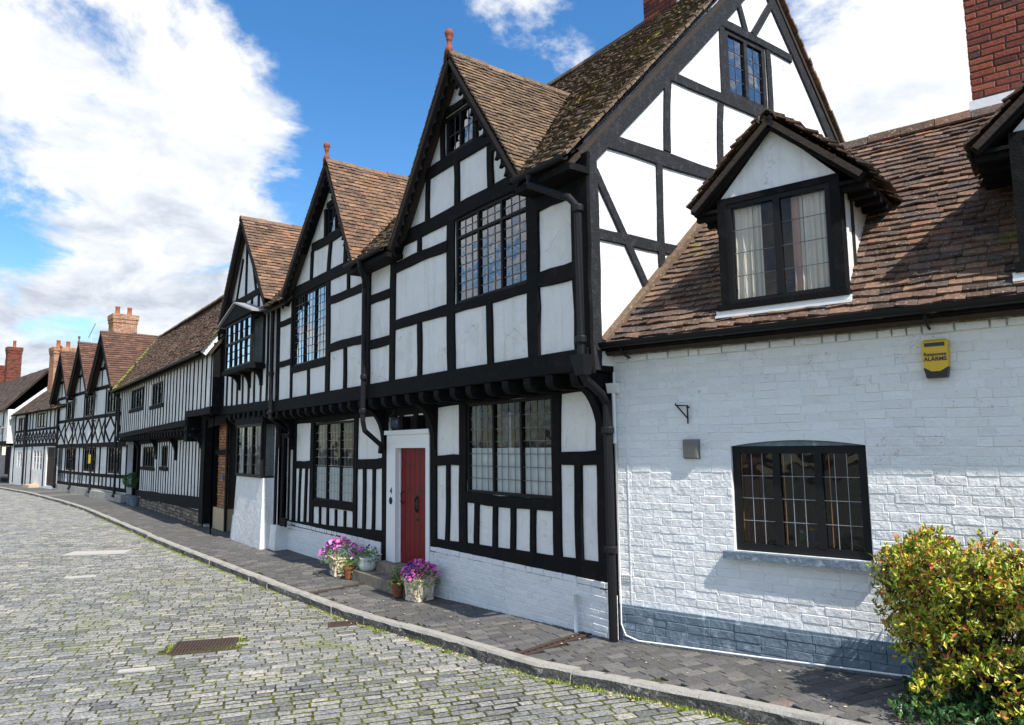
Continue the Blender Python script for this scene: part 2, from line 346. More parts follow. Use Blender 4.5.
def window(fr, s0, s1, z0, z1, lights, rows, cols, parent, depth=.03, fmat='window_frame_black', glass='glass', fw=.04, mw=.035, transom=None, lead='lead', lw=.006, label=None, net=None, sill=None, curtains=None, back=None):
    """frame as part; leaded glass of each light as sub-parts"""
    m = MB(); d0, d1 = -depth-.06, -depth+.015
    m.fbox(fr, s0, s1, d0, d1, z0, z0+fw); m.fbox(fr, s0, s1, d0, d1, z1-fw, z1); m.fbox(fr, s0, s0+fw, d0, d1, z0+fw, z1-fw); m.fbox(fr, s1-fw, s1, d0, d1, z0+fw, z1-fw)
    a, b = s0+fw, s1-fw; W = (b-a-mw*(lights-1))/lights
    for i in range(1, lights): c = a+i*W+(i-1)*mw; m.fbox(fr, c, c+mw, d0+.002, d1+.004, z0+fw, z1-fw)
    if transom: m.fbox(fr, a, b, d0+.004, d1+.002, transom-mw*.5, transom+mw*.5)
    w = m.build('window', fmat, parent)
    if label: w['label'] = label
    spans = [(z0+fw, z1-fw)] if not transom else [(z0+fw, transom-mw*.5), (transom+mw*.5, z1-fw)]
    rr = random.Random(int(abs(s0*100+z0*37))+5)
    for i in range(lights):
        x0 = a+i*(W+mw); g = MB(); l = MB()
        for k, (c0, c1) in enumerate(spans):
            nr = rows if k == 0 else max(1, round(rows*(c1-c0)/(spans[0][1]-spans[0][0])))
            tilt = rr.uniform(-.004, .004); tz = rr.uniform(-.004, .004)
            for r in range(nr):
                for q in range(cols):
                    xa, xb = x0+W*q/cols, x0+W*(q+1)/cols; za, zb = c0+(c1-c0)*r/nr, c0+(c1-c0)*(r+1)/nr
                    ta, tb = rr.uniform(-.0011, .0011)+tilt*.15, rr.uniform(-.0011, .0011)+tz*.15
                    dd = -depth-.012
                    g.add([fr.p(xa, dd-ta-tb, za), fr.p(xb, dd+ta-tb, za), fr.p(xb, dd+ta+tb, zb), fr.p(xa, dd-ta+tb, zb)], [(0, 1, 2, 3)])
            for r in range(1, nr): z = c0+(c1-c0)*r/nr; l.fbox(fr, x0, x0+W, -depth-.011, -depth-.006, z-lw/2, z+lw/2)
            for q in range(1, cols): x = x0+W*q/cols; l.fbox(fr, x-lw/2, x+lw/2, -depth-.0115, -depth-.0055, c0, c1)
        g.build('glass_pane', glass, w)
        if l.v: l.build('leading', lead, w)
    def drape(xa, xb, za, zb, mat, nm, amp=.03, dd=-.075):
        c = MB(); n = max(6, int((xb-xa)/.012)); P = []
        for i in range(n+1):
            x = xa+(xb-xa)*i/n; o = amp*math.sin(i*1.15+.6*math.sin(i*.37))+amp*.4*math.sin(i*2.3)
            P.append((x, o))
        for i in range(n):
            c.add([fr.p(P[i][0], -depth+dd+P[i][1], za), fr.p(P[i+1][0], -depth+dd+P[i+1][1], za), fr.p(P[i+1][0], -depth+dd+P[i+1][1]*.6, zb), fr.p(P[i][0], -depth+dd+P[i][1]*.6, zb)], [(0, 1, 2, 3)])
        c.build(nm, mat, w)
    if net: drape(a, b, z0+fw, net, 'net_curtain', 'curtain', .005, -.035)
    for (xa, xb, mt) in (curtains or []): drape(xa, xb, z0+.02, z1-.02, mt, 'curtain')
    if back is not None:
        k = MB(); k.fbox(fr, s0-.1, s1+.1, -back-.02, -back, z0-.1, z1+.1); k.build('dark_back_panel', 'interior', w)  # panel added behind the glass, its dark colour stands in for room shade
    if sill:
        k = MB(); k.fbox(fr, s0-sill[0], s1+sill[0], -.02, sill[1], z0-sill[2], z0-.002); k.build('sill', sill[3], w)
    return w

def inpoly(x, y, P):
    c = False
    for i in range(len(P)):
        (x1, y1), (x2, y2) = P[i], P[i-1]
        if (y1 > y) != (y2 > y) and x < (x2-x1)*(y-y1)/(y2-y1)+x1: c = not c
    return c
def roofplane(origin, eave, up, poly, name, mat, parent, tw=.165, g=.1, th=.012, slab=True, jit=1., sag=0., seed=1):
    """tiled slope: origin + eave*u + up*v, poly in (u,v); each tile a slab lying on the one below"""
    rr = random.Random(seed)
    E = Vector(eave).normalized(); U = Vector(up).normalized(); N = E.cross(U).normalized()
    if N.z < 0: N = -N
    O = Vector(origin)
    us = [p[0] for p in poly]; vs_ = [p[1] for p in poly]; u0, u1, v0, v1 = min(us), max(us), min(vs_), max(vs_)
    def sg(u, v): return -sag*math.sin(math.pi*(u-u0)/(u1-u0))*math.sin(math.pi*min(1, (v-v0)/(v1-v0)*.5+.2))+.02*mnoise(Vector((u*.7, v*.7, seed*3.1)))*jit
    m = MB(); v = v0; row = 0
    while v < v1-.01:
        u = u0-(tw/2 if row % 2 else 0)-rr.uniform(0, .03)
        wav = rr.uniform(-.004, .004)*jit
        while u < u1:
            w = tw*rr.uniform(.93, 1.07); a, b = max(u, u0), min(u+w-.004, u1)
            if b-a > .03 and inpoly((a+b)/2, v+g/2, poly):
                l = rr.uniform(0, .007)*jit; tl = rr.uniform(-.006, .006)*jit; sk = rr.uniform(-.006, .006)*jit; lv = v+wav+rr.uniform(-.004, .004)*jit-.02
                top = min(lv+g+.035, v1+.0)
                q = [(a, lv+sk, th*2+l+tl), (b, lv-sk, th*2+l-tl), (b, top, th*.9), (a, top, th*.9)]
                bt = []; tp = []
                for uu, vv, h in q:
                    base = O+E*uu+U*vv+N*sg(uu, vv); tp.append(base+N*h); bt.append(base+N*(h-th))
                m.hexa([tuple(x) for x in bt], [tuple(x) for x in tp])
            u += w
        v += g; row += 1
    t = m.build(name, mat, parent)
    if slab:
        s = MB(); n = len(poly)
        # clip-free slab just below the tiles
        A = [tuple(O+E*p[0]+U*p[1]-N*(.03+sag*1.05)) for p in poly]; B = [tuple(O+E*p[0]+U*p[1]-N*(.08+sag*1.05)) for p in poly]
        s.add(A+B, [tuple(range(n)), tuple(range(2*n-1, n-1, -1))]+[(i, (i+1) % n, n+(i+1) % n, n+i) for i in range(n)])
        s.build('roof_boarding', 'tile_under', t)
    return t
def ridge(p0, p1, parent, mat, seg=.3, r=.10, drop=.6, seed=2, name='ridge_tiles', peak=.03):
    rr = random.Random(seed); a, b = Vector(p0), Vector(p1); L = (b-a).length; t = (b-a)/L; side = t.cross(Vector((0, 0, 1))).normalized(); up = side.cross(t)
    m = MB(); n = max(1, int(L/seg))
    for i in range(n):
        c0 = a+t*(L*i/n+.004); c1 = a+t*(L*(i+1)/n-.004); l = rr.uniform(-.006, .01)
        ring = []
        for c in (c0, c1):
            for ang in (-70, -35, 0, 35, 70):
                ring.append(c+side*math.sin(rad(ang))*r+up*((math.cos(rad(ang))-1)*r*(1+drop)+peak+l))
            for ang in (70, 35, 0, -35, -70):
                ring.append(c+side*math.sin(rad(ang))*(r-.015)+up*((math.cos(rad(ang))-1)*r*(1+drop)+peak-.018+l))
        vs = [tuple(x) for x in ring]
        m.add(vs, [tuple(range(10)), tuple(range(19, 9, -1))]+[(k, (k+1) % 10, 10+(k+1) % 10, 10+k) for k in range(10)])
    return m.build(name, mat, parent)
def bricks(fr, s0, s1, z0, z1, name, mat, parent, holes=(), L=.225, H=.075, d=0., prot=.006, seed=1, joint=.012, back=True, backmat='mortar_pale', test=None, wave=.0, bd=.02, ed=.008):
    rr = random.Random(seed); m = MB(); nz = max(1, round((z1-z0)/H)); H = (z1-z0)/nz
    for r in range(nz):
        za, zb = z0+r*H, z0+(r+1)*H; s = s0-(L/2 if r % 2 else 0)
        while s < s1:
            w = L*(.5 if rr.random() < .18 else 1)*rr.uniform(.95, 1.05); a, b = max(s, s0), min(s+w, s1); s += w
            if b-a < .03: continue
            parts = [(a, b)]
            for h in holes:
                if zb > h[2]+.01 and za < h[3]-.01:
                    np = []
                    for x, y in parts:
                        if y <= h[0] or x >= h[1]: np.append((x, y))
                        else:
                            if x < h[0]-.02: np.append((x, h[0]))
                            if y > h[1]+.02: np.append((h[1], y))
                    parts = np
            for x, y in parts:
                if test and not test((x+y)/2, (za+zb)/2): continue
                p = d+rr.uniform(-prot, prot); t1 = rr.uniform(-prot, prot)*.5; j = joint/2; e = min(ed, H*.12)
                wz = wave*mnoise(Vector((x*1.3, za*2, seed)))
                q0 = [(x+j, za+j), (y-j, za+j), (y-j, zb-j), (x+j, zb-j)]; q0 = [(u_+rr.uniform(-.002, .002), v_+wz+rr.uniform(-.003, .003)) for u_, v_ in q0]
                cx, cz = (x+y)/2, (za+zb)/2+wz
                A = [fr.p(u_, d-bd, v_) for u_, v_ in q0]; B = [fr.p(u_, p-e, v_) for u_, v_ in q0]
                C = [fr.p(u_+(e if u_ < cx else -e), p+(t1 if i in (0, 1) else -t1), v_+(e if v_ < cz else -e)) for i, (u_, v_) in enumerate(q0)]
                m.add(A+B+C, [(0, 1, 5, 4), (1, 2, 6, 5), (2, 3, 7, 6), (3, 0, 4, 7), (4, 5, 9, 8), (5, 6, 10, 9), (6, 7, 11, 10), (7, 4, 8, 11), (8, 9, 10, 11)])
    o = m.build(name, mat, parent)
    return o
def chimney(x0, x1, y0, y1, z0, z1, name, mat, parent, pots=(), cap=.12, deg=0, seed=3, potmat='terracotta_chimney', ph=.35, flash=True):
    """brick stack: four faces of real bricks, oversailing courses, pots"""
    cx, cy = (x0+x1)/2, (y0+y1)/2; hx, hy = (x1-x0)/2, (y1-y0)/2; core = MB()
    root = None
    class Q:
        def __init__(s, k, ex): s.k = k; s.ex = ex
        def p(q, s, d, z):
            k, ex = q.k, q.ex; H_, W_ = (hy, hx) if k % 2 == 0 else (hx, hy)
            lx, ly = {0: (s, -(hy+ex+d)), 1: (hx+ex+d, s), 2: (-s, hy+ex+d), 3: (-(hx+ex+d), -s)}[k]
            a = rad(deg); return (cx+lx*math.cos(a)-ly*math.sin(a), cy+lx*math.sin(a)+ly*math.cos(a), z)
    def ring(za, zb, ex, first):
        m = MB()
        for k in range(4):
            W_ = (hx if k % 2 == 0 else hy)+ex
            o = bricks(Q(k, ex), -W_, W_, za, zb, 'tmp', mat, None, seed=seed+k+int(za*10), back=False, joint=.01, prot=.003)
            off = o.location; m.add([(v.co.x+off.x, v.co.y+off.y, v.co.z+off.z) for v in o.data.vertices], [tuple(p.vertices) for p in o.data.polygons])
            me = o.data; bpy.data.objects.remove(o); bpy.data.meshes.remove(me)
        return m
    allm = MB()
    for za, zb, ex in ((z0, z1-cap*2.2, 0), (z1-cap*2.2, z1-cap*1.3, .03), (z1-cap*1.3, z1-.001, .06)):
        r_ = ring(za, zb, ex, 0); allm.add(r_.v, r_.f)
    root = allm.build(name, mat, parent)
    q = Q(0, 0)
    core.hexa([q.p(-hx, -.012, z0-.3), q.p(hx, -.012, z0-.3), q.p(hx, -2*hy+.012, z0-.3), q.p(-hx, -2*hy+.012, z0-.3)], [q.p(-hx-.04, .035, z1), q.p(hx+.04, .035, z1), q.p(hx+.04, -2*hy-.035, z1), q.p(-hx-.04, -2*hy-.035, z1)])
    core = MB()
    def cb(ex, za, zb):
        a_, b_ = hx+ex-.008, ex-.008
        core.hexa([q.p(-a_, b_, za), q.p(a_, b_, za), q.p(a_, -2*hy-b_, za), q.p(-a_, -2*hy-b_, za)], [q.p(-a_, b_, zb), q.p(a_, b_, zb), q.p(a_, -2*hy-b_, zb), q.p(-a_, -2*hy-b_, zb)])
    cb(0, z0-.3, z1-cap*2.2); cb(.03, z1-cap*2.2+.002, z1-cap*1.3); cb(.06, z1-cap*1.3+.002, z1-.004)
    core.build('mortar', 'mortar_pale' if mat != 'brick_red' else 'dark_brown', root)
    for (px_, py_) in pots:
        p = MB(); P0 = q.p(px_, -hy+py_, z1-.01); p.lathe(P0, [(.13, 0), (.12, .05), (.105, ph*.8), (.125, ph*.84), (.125, ph*.95), (.10, ph), (.075, ph), (.07, ph-.1)], 12); p.build('chimney_pot', potmat, root, True)
    return root
def finial(c, parent, mat='finial_clay'):
    m = MB(); m.lathe(c, [(.07, -.08), (.05, .0), (.03, .05), (.028, .1), (.045, .12), (.033, .135), (.055, .17), (.062, .205), (.05, .245), (.015, .265)], 12)
    return m.build('finial', mat, parent, True)
def pipe(pts, r, parent, name='downpipe', mat='metal_black', collars=(), hopper=None, label=None):
    m = MB(); m.tube(pts, r, 10)
    for c in collars: m.lathe(c, [(r*1.35, 0), (r*1.45, .01), (r*1.45, .06), (r*1.35, .07)], 10)
    o = m.build(name, mat, parent, False)
    if hopper:
        h = MB(); x, y, z = hopper; h.hexa([(x-.06, y-.05, z), (x+.06, y-.05, z), (x+.06, y+.05, z), (x-.06, y+.05, z)], [(x-.1, y-.09, z+.2), (x+.1, y-.09, z+.2), (x+.1, y+.07, z+.2), (x-.1, y+.07, z+.2)])
        h.build('hopper', mat, o)
    if label: o['label'] = label
    return o
def barge(fr, s0, z0, s1, z1, w, d0, d1, parent, mat='timber_black', cusps=0, name='bargeboard'):
    """board under the roof edge running from foot to apex, lower edge cusped"""
    dx, dz = s1-s0, z1-z0; L = math.hypot(dx, dz); tx, tz = dx/L, dz/L; nx, nz = (tz, -tx) if tx > 0 else (-tz, tx)   # pointing down
    top = []; low = []; n = cusps*6 if cusps else 1
    for i in range(n+1):
        t = i/n; top.append((s0+dx*t, z0+dz*t)); k = w
        if cusps:
            ph = (t*cusps) % 1.; k = w*(1-.42*abs(math.sin(math.pi*ph))**.5) if 0 < i < n else w
        low.append((s0+dx*t+nx*k, z0+dz*t+nz*k))
    m = MB(); vs = []
    for i in range(n+1): vs += [fr.p(*(top[i][0], d0, top[i][1])), fr.p(top[i][0], d1, top[i][1]), fr.p(low[i][0], d1, low[i][1]), fr.p(low[i][0], d0, low[i][1])]
    fs = []
    for i in range(n):
        for k in range(4): fs.append((i*4+k, i*4+(k+1) % 4, (i+1)*4+(k+1) % 4, (i+1)*4+k))
    fs += [(0, 1, 2, 3), (n*4+3, n*4+2, n*4+1, n*4)]
    m.add(vs, fs); return m.build(name, mat, parent)

# ------------------------------------------------------------------ ground
def gz(x): return 0. if x < -9 else .038*(x+9)
KERB = [(5, 6.5), (0, 5.35), (-2.71, 4.68), (-3.85, 4.47), (-4.52, 4.31), (-5.33, 4.12), (-7.14, 4.03), (-9.47, 3.89), (-12.52, 3.74), (-17.55, 3.52), (-24.88, 3.36), (-31, 3.2), (-36.53, 2.85), (-44.94, 2.1), (-52.75, 1.02), (-64, -.7), (-90, -5)]
def kerb_y(x):
    for (x1, y1), (x2, y2) in zip(KERB, KERB[1:]):
        if x2 <= x <= x1: return y1+(y2-y1)*(x1-x)/(x1-x2)
    return KERB[0][1] if x > 5 else KERB[-1][1]
RD = -.10
def sheet(name, xs, yf, z, mat, label):
    m = MB()
    for i in range(len(xs)-1):
        r0, r1 = yf(xs[i]), yf(xs[i+1])
        for j in range(len(r0)-1):
            m.add([(xs[i], r0[j], gz(xs[i])+z), (xs[i+1], r1[j], gz(xs[i+1])+z), (xs[i+1], r1[j+1], gz(xs[i+1])+z), (xs[i], r0[j+1], gz(xs[i])+z)], [(0, 1, 2, 3)])
    return tag(m.build(name, mat), label, kind='structure')
def gsheet():
    m = MB(); S = 600
    m.add([(-S, -S, -.45), (S, -S, -.45), (S, S, -.45), (-S, S, -.45)], [(0, 1, 2, 3)])
    tag(m.build('ground', 'dark_brown'), 'earth under and beyond the street', kind='structure')
gsheet()
xs = [6-i*1. for i in range(40)]
def setts(name, mat, rowdir, test, x0, x1, y0, y1, L, W, z, dome, gap, seed, lvar=.25, jit=1., rowgap=1.):
    rr = random.Random(seed); a = rad(rowdir); ux, uy = math.cos(a), math.sin(a); vx, vy = -uy, ux; m = MB()
    cs = [(x, y) for x in (x0, x1) for y in (y0, y1)]; us = [c[0]*ux+c[1]*uy for c in cs]; vs = [c[0]*vx+c[1]*vy for c in cs]
    v = min(vs)
    while v < max(vs):
        w = W*rr.uniform(.86, 1.14); u = min(us)-rr.uniform(0, L)
        # stop early where whole row is outside is not needed
        while u < max(us):
            l = L*rr.uniform(1-lvar, 1+lvar); cx, cy = (u+l/2)*ux+(v+w/2)*vx, (u+l/2)*uy+(v+w/2)*vy
            if x0 < cx < x1 and y0 < cy < y1 and test(cx, cy):
                wob = .03*mnoise(Vector((cx*.5, cy*.5, 3))); zt = z+gz(cx)+rr.uniform(-.004, .004)*jit+.01*mnoise(Vector((cx*.9, cy*.9, 0)))*jit
                hl, hw = l/2-gap*rr.uniform(.3, .6), w/2-gap*rr.uniform(.75, 1.05)*rowgap; rot = rr.uniform(-.03, .03)*jit
                q = [(-hl, -hw), (hl, -hw), (hl, hw), (-hl, hw)]; q = [(p[0]+rr.uniform(-.006, .006)*jit, p[1]+rr.uniform(-.005, .005)*jit+wob) for p in q]
                tx, ty = rr.uniform(-.03, .03)*jit, rr.uniform(-.05, .05)*jit
                def P(k, h, off=0): x_, y_ = q[k]; s_ = 1; x_ *= (1-off/hl); y_ = (y_-wob)*(1-off/hw)+wob; return (cx+(x_+rot*y_)*ux+(y_-rot*x_)*vx, cy+(x_+rot*y_)*uy+(y_-rot*x_)*vy, zt+h+tx*x_*.5+ty*y_*.5)
                e = dome
                A = [P(k, -.045) for k in range(4)]; B = [P(k, -e*1.1, .001) for k in range(4)]; C = [P(k, -e*.25, e*.7) for k in range(4)]; D = [P(k, 0, e*2.0) for k in range(4)]
                m.add(A+B+C+D, [(0, 1, 5, 4), (1, 2, 6, 5), (2, 3, 7, 6), (3, 0, 4, 7), (4, 5, 9, 8), (5, 6, 10, 9), (6, 7, 11, 10), (7, 4, 8, 11), (8, 9, 13, 12), (9, 10, 14, 13), (10, 11, 15, 14), (11, 8, 12, 15), (12, 13, 14, 15)])
            u += l
        v += w
    return m.build(name, mat)
COVERS = [(-8.76, 2.14, .66, .56, 68), (-8.72, 3.76, .36, .24, 68)]
def in_cover(x, y):
    for cx, cy, L_, W_, a in COVERS:
        c, s = math.cos(rad(a)), math.sin(rad(a)); u, v = (x-cx)*c+(y-cy)*s, -(x-cx)*s+(y-cy)*c
        if abs(u) < L_/2+.03 and abs(v) < W_/2+.03: return True
    return False
rb = sheet('road_bed', [8-i for i in range(72)], lambda x: [-12, kerb_y(x)], RD-.0058, 'road_joint', 'mossy joints between the road setts')
rr_ = setts('cobbled_road', 'sett', 71, lambda x, y: y < kerb_y(x)-.02 and not in_cover(x, y) and y > -4, -62, 3, -2.5, 6, .185, .114, RD, .0045, .0155, 11, .38, .5, 1.3)
tag(rr_, 'grey stone setts of the street', kind='structure')
far = sheet('far_road', [-62-i*2 for i in range(16)], lambda x: [-14, -6, 0, kerb_y(x)], RD-.004, 'far_road', 'far end of the cobbled street')
near = sheet('near_road', [8-i*2 for i in range(20)], lambda x: [-60, -30, -12, -2.5], RD-.004, 'far_road', 'cobbled street behind the viewer')
# kerb
KW = .125
def kerb():
    rr = random.Random(4); rough = MB(); top = MB()
    x = 5.
    while x > -64:
        l = rr.uniform(.75, 1.25); 
        n = 6 if x > -22 else 3
        xa, xb = x, x-l+.012
        cur = []
        for i in range(n+1):
            t = i/n; X = xa+(xb-xa)*t; cur.append((X, kerb_y(X)))
        vs = []; lift = rr.uniform(-.006, .006)
        for X, Yk in cur:
            z = gz(X)+lift; o = rr.uniform(-.012, .012); w = rr.uniform(-.006, .006)
            ez = z-.018+rr.uniform(-.006, .004)
            vs += [(X, Yk-.02+o, z-.2), (X, Yk-.006+o, z-.06+rr.uniform(-.012, .012)), (X, Yk+w, ez), (X, Yk+.02, z+.006), (X, Yk+KW, z+.004), (X, Yk+KW, z-.1)]
        m6 = 6; 
        for i in range(n):
            a = vs[i*6:i*6+6]; b = vs[i*6+6:i*6+12]
            rough.add(a[:3]+b[:3], [(0, 3, 4, 1), (1, 4, 5, 2)])
            top.add(a[2:]+b[2:], [(0, 4, 5, 1), (1, 5, 6, 2), (2, 6, 7, 3)])
        top.add(vs[:6], [(0, 1, 2, 3, 4, 5)]); top.add(vs[-6:], [(5, 4, 3, 2, 1, 0)])
        x -= l
    o = top.build('kerb', 'kerb_stone'); tag(o, 'pale stone kerb along the street', kind='structure'); r = rough.build('kerb_face', 'kerb_rough', o)
    # parent's location offset handled by build
kerb()
def wall_y(x):     # house fronts
    if x > -5.5: return 5.3+(x+5.5)*math.tan(rad(15))
    if x > -33.2: return 5.5
    return 4.81+(x+33.1)*math.tan(rad(6.5))+.3
sheet('pavement_bed', [6-i for i in range(75)], lambda x: [kerb_y(x)+KW-.01, wall_y(x)+2.2], -.018, 'paver_joint', 'mossy joints between the pavers')
DX = [(-5.66, 4.25), (-5.9, 5.42)]
def in_drain(x, y):
    for (xa, ya, xb, yb, w) in ((-5.66, 4.2, -5.92, 5.5, .09), (-10.35, 3.8, -10.6, 4.9, .05)):
        t = (y-ya)/(yb-ya)
        if 0 <= t <= 1 and abs(x-(xa+(xb-xa)*t)) < w+.02: return True
    return False
pv = setts('pavement', 'paver', 80, lambda x, y: kerb_y(x)+KW+.03 < y < wall_y(x)+.3+(1.5 if -20.6 < x < -18 else 0) and not in_drain(x, y), -32, 2, 3.2, 8, .205, .105, .0, .004, .006, 21, .06, .35)
tag(pv, 'dark brick pavers of the pavement', kind='structure')
sheet('far_pavement', [-32-i*2 for i in range(20)], lambda x: [kerb_y(x)+KW-.01, wall_y(x)+.6], .0, 'paver', 'far stretch of the pavement')
def cover(i, name, label):
    cx, cy, L_, W_, a = COVERS[i]; z = gz(cx)+RD+.007; c, s = math.cos(rad(a)), math.sin(rad(a))
    t = thing(name, (cx, cy, z-.02), label, 'drain cover', 'iron drain covers in the road')
    def P(u, v, h): return (cx+u*c-v*s, cy+u*s+v*c, z+h)
    def box(m, u0, u1, v0, v1, h0, h1): m.hexa([P(u0, v0, h0), P(u1, v0, h0), P(u1, v1, h0), P(u0, v1, h0)], [P(u0, v0, h1), P(u1, v0, h1), P(u1, v1, h1), P(u0, v1, h1)])
    m = MB(); box(m, -L_/2, L_/2, -W_/2, W_/2, -.03, -.012); m.build('base_plate', 'rust', t)
    m = MB(); e = .03
    for q in ((-L_/2, L_/2, -W_/2, -W_/2+e), (-L_/2, L_/2, W_/2-e, W_/2), (-L_/2, -L_/2+e, -W_/2+e, W_/2-e), (L_/2-e, L_/2, -W_/2+e, W_/2-e)): box(m, *q, -.012, .004)
    m.build('rim', 'rust', t)
    m = MB(); u = -L_/2+.05
    while u < L_/2-.06:
        box(m, u, u+.016, -W_/2+.04, -.01, -.012, .001); box(m, u+.008, u+.024, .01, W_/2-.04, -.012, .001); u += .034
    m.build('ribbed_plate', 'rust', t)
cover(0, 'drain_cover', 'large rusty ribbed iron cover set among the grey setts')
cover(1, 'drain_cover', 'small rusty iron cover in the gutter beside the kerb')
def drain(xa, ya, xb, yb, w, label, mat='rust'):
    t = thing('drain_channel', (xa, ya, gz(xa)), label, 'drain channel', 'iron channels across the pavement')
    dx, dy = xb-xa, yb-ya; L_ = math.hypot(dx, dy); ux, uy = dx/L_, dy/L_
    def P(u, v, h): x, y = xa+ux*u-uy*v, ya+uy*u+ux*v; return (x, y, gz(x)+h)
    m = MB(); m.hexa([P(0, -w, -.05), P(L_, -w, -.05), P(L_, w, -.05), P(0, w, -.05)], [P(0, -w, -.012), P(L_, -w, -.012), P(L_, w, -.012), P(0, w, -.012)]); m.build('trough', 'dark_plastic', t)
    m = MB()
    for v0, v1 in ((-w, -w*.35), (w*.35, w)): m.hexa([P(0, v0, -.011), P(L_, v0, -.011), P(L_, v1, -.011), P(0, v1, -.011)], [P(0, v0, .006), P(L_, v0, .006), P(L_, v1, .006), P(0, v1, .006)])
    u = .02
    while u < L_: m.hexa([P(u, -w*.35, -.010), P(u+.02, -w*.35, -.010), P(u+.02, w*.35, -.010), P(u, w*.35, -.010)], [P(u, -w*.35, .004), P(u+.02, -w*.35, .004), P(u+.02, w*.35, .004), P(u, w*.35, .004)]); u += .09
    m.build('channel_cover', mat, t)
drain(-5.66, 4.17, -5.92, 5.4, .075, 'rusty iron drain channel crossing the pavement from the tall downpipe')
drain(-10.35, 3.9, -10.6, 4.95, .04, 'narrow rusty drain channel crossing the pavement beside the twin planters')
# pale slabs let into the road
def slab(cx, cy, L_, W_, a, mat='flag_pale'):
    m = MB(); c, s = math.cos(rad(a)), math.sin(rad(a)); z = RD+gz(cx)
    q = [(-L_/2, -W_/2), (L_/2, -W_/2), (L_/2*.9, W_/2), (-L_/2, W_/2*.9)]
    P = [(cx+u*c-v*s, cy+u*s+v*c) for u, v in q]
    m.hexa([(x, y, z-.04) for x, y in P], [(x, y, z+.010) for x, y in P]); o = m.build('paving_slab', mat)
    return o
tag(slab(-18.1, 2.2, 1.25, .55, 60), 'large pale slab patched into the setts beyond the ribbed cover', 'paving slab')
tag(slab(-14.9, 1.55, .5, .16, 70), 'thin pale stone strip in the setts before the large pale slab', 'paving slab')
tag(slab(-8.2, 1.38, .34, .09, 70), 'short pale brick in the setts next to the ribbed cover', 'paving slab')

# grass tufts along the kerb foot and in the joints
def grass():
    rr = random.Random(9); m = MB()
    def tuft(x, y, z, h, n, sp):
        for _ in range(n):
            a = rr.uniform(0, 6.28); bx, by = x+rr.gauss(0, sp), y+rr.gauss(0, sp*.6); w = rr.uniform(.002, .005); hh = h*rr.uniform(.4, 1.2); l = rr.uniform(.2, .9)*hh
            m.add([(bx-w*math.sin(a), by+w*math.cos(a), z), (bx+w*math.sin(a), by-w*math.cos(a), z), (bx+l*math.cos(a), by+l*math.sin(a), z+hh)], [(0, 1, 2)])
    for _ in range(1500):
        x = -2-26*rr.random()**1.6
        if mnoise(Vector((x*1.1, 0, 5))) < -.18+.0*x: continue
        tuft(x, kerb_y(x)-.03-abs(rr.gauss(0, .03)), gz(x)+RD-.008, .028, 9, .03)
    for _ in range(1500):
        x = -2.5-16*rr.random()**1.3; y = rr.uniform(0, kerb_y(x)-.05)
        if in_cover(x, y) or mnoise(Vector((x*.9, y*.9, 1))) < .0: continue
        tuft(x, y, gz(x)+RD-.007, .014, 5, .02)
    for cx, cy, L_, W_, a in COVERS[:1]:
        for _ in range(90):
            t = rr.uniform(-1, 1); k = rr.choice((0, 1, 2, 3)); u, v = [(t, -1), (t, 1), (-1, t), (1, t)][k]; u *= L_/2+.03; v *= W_/2+.03
            c, s = math.cos(rad(a)), math.sin(rad(a)); tuft(cx+u*c-v*s, cy+u*s+v*c, gz(cx)+RD-.012, .03, 6, .02)
    for _ in range(170):
        x = -5.3+3.2*rr.random(); tuft(x, wall_y(x)-.03-rr.random()*.4, gz(x)-.01, .014, 5, .02)
    tag(m.build('grass', 'grass_blade'), 'short green grass and moss along the kerb foot and in the joints', 'grass', kind='stuff')
    # dead leaves in the gutter
    m = MB()
    for _ in range(420):
        x = -1.5-9*rr.random()**1.4; y = kerb_y(x)-.04-abs(rr.gauss(0, .05)); z = gz(x)+RD+.008; a = rr.uniform(0, 6.28); l = rr.uniform(.008, .02)
        if rr.random() < .3: y = kerb_y(x)+.3+rr.random()*.7; z = gz(x)+.008
        m.add([(x+l*math.cos(a), y+l*math.sin(a), z), (x-l*.5*math.sin(a), y+l*.5*math.cos(a), z+.006), (x-l*math.cos(a), y-l*math.sin(a), z+.003), (x+l*.5*math.sin(a), y-l*.5*math.cos(a), z+.001)], [(0, 1, 2, 3)])
    tag(m.build('fallen_leaves', 'cream_clay'), 'dry fallen leaves in the gutter and on the pavers', 'leaves', kind='stuff')
grass()
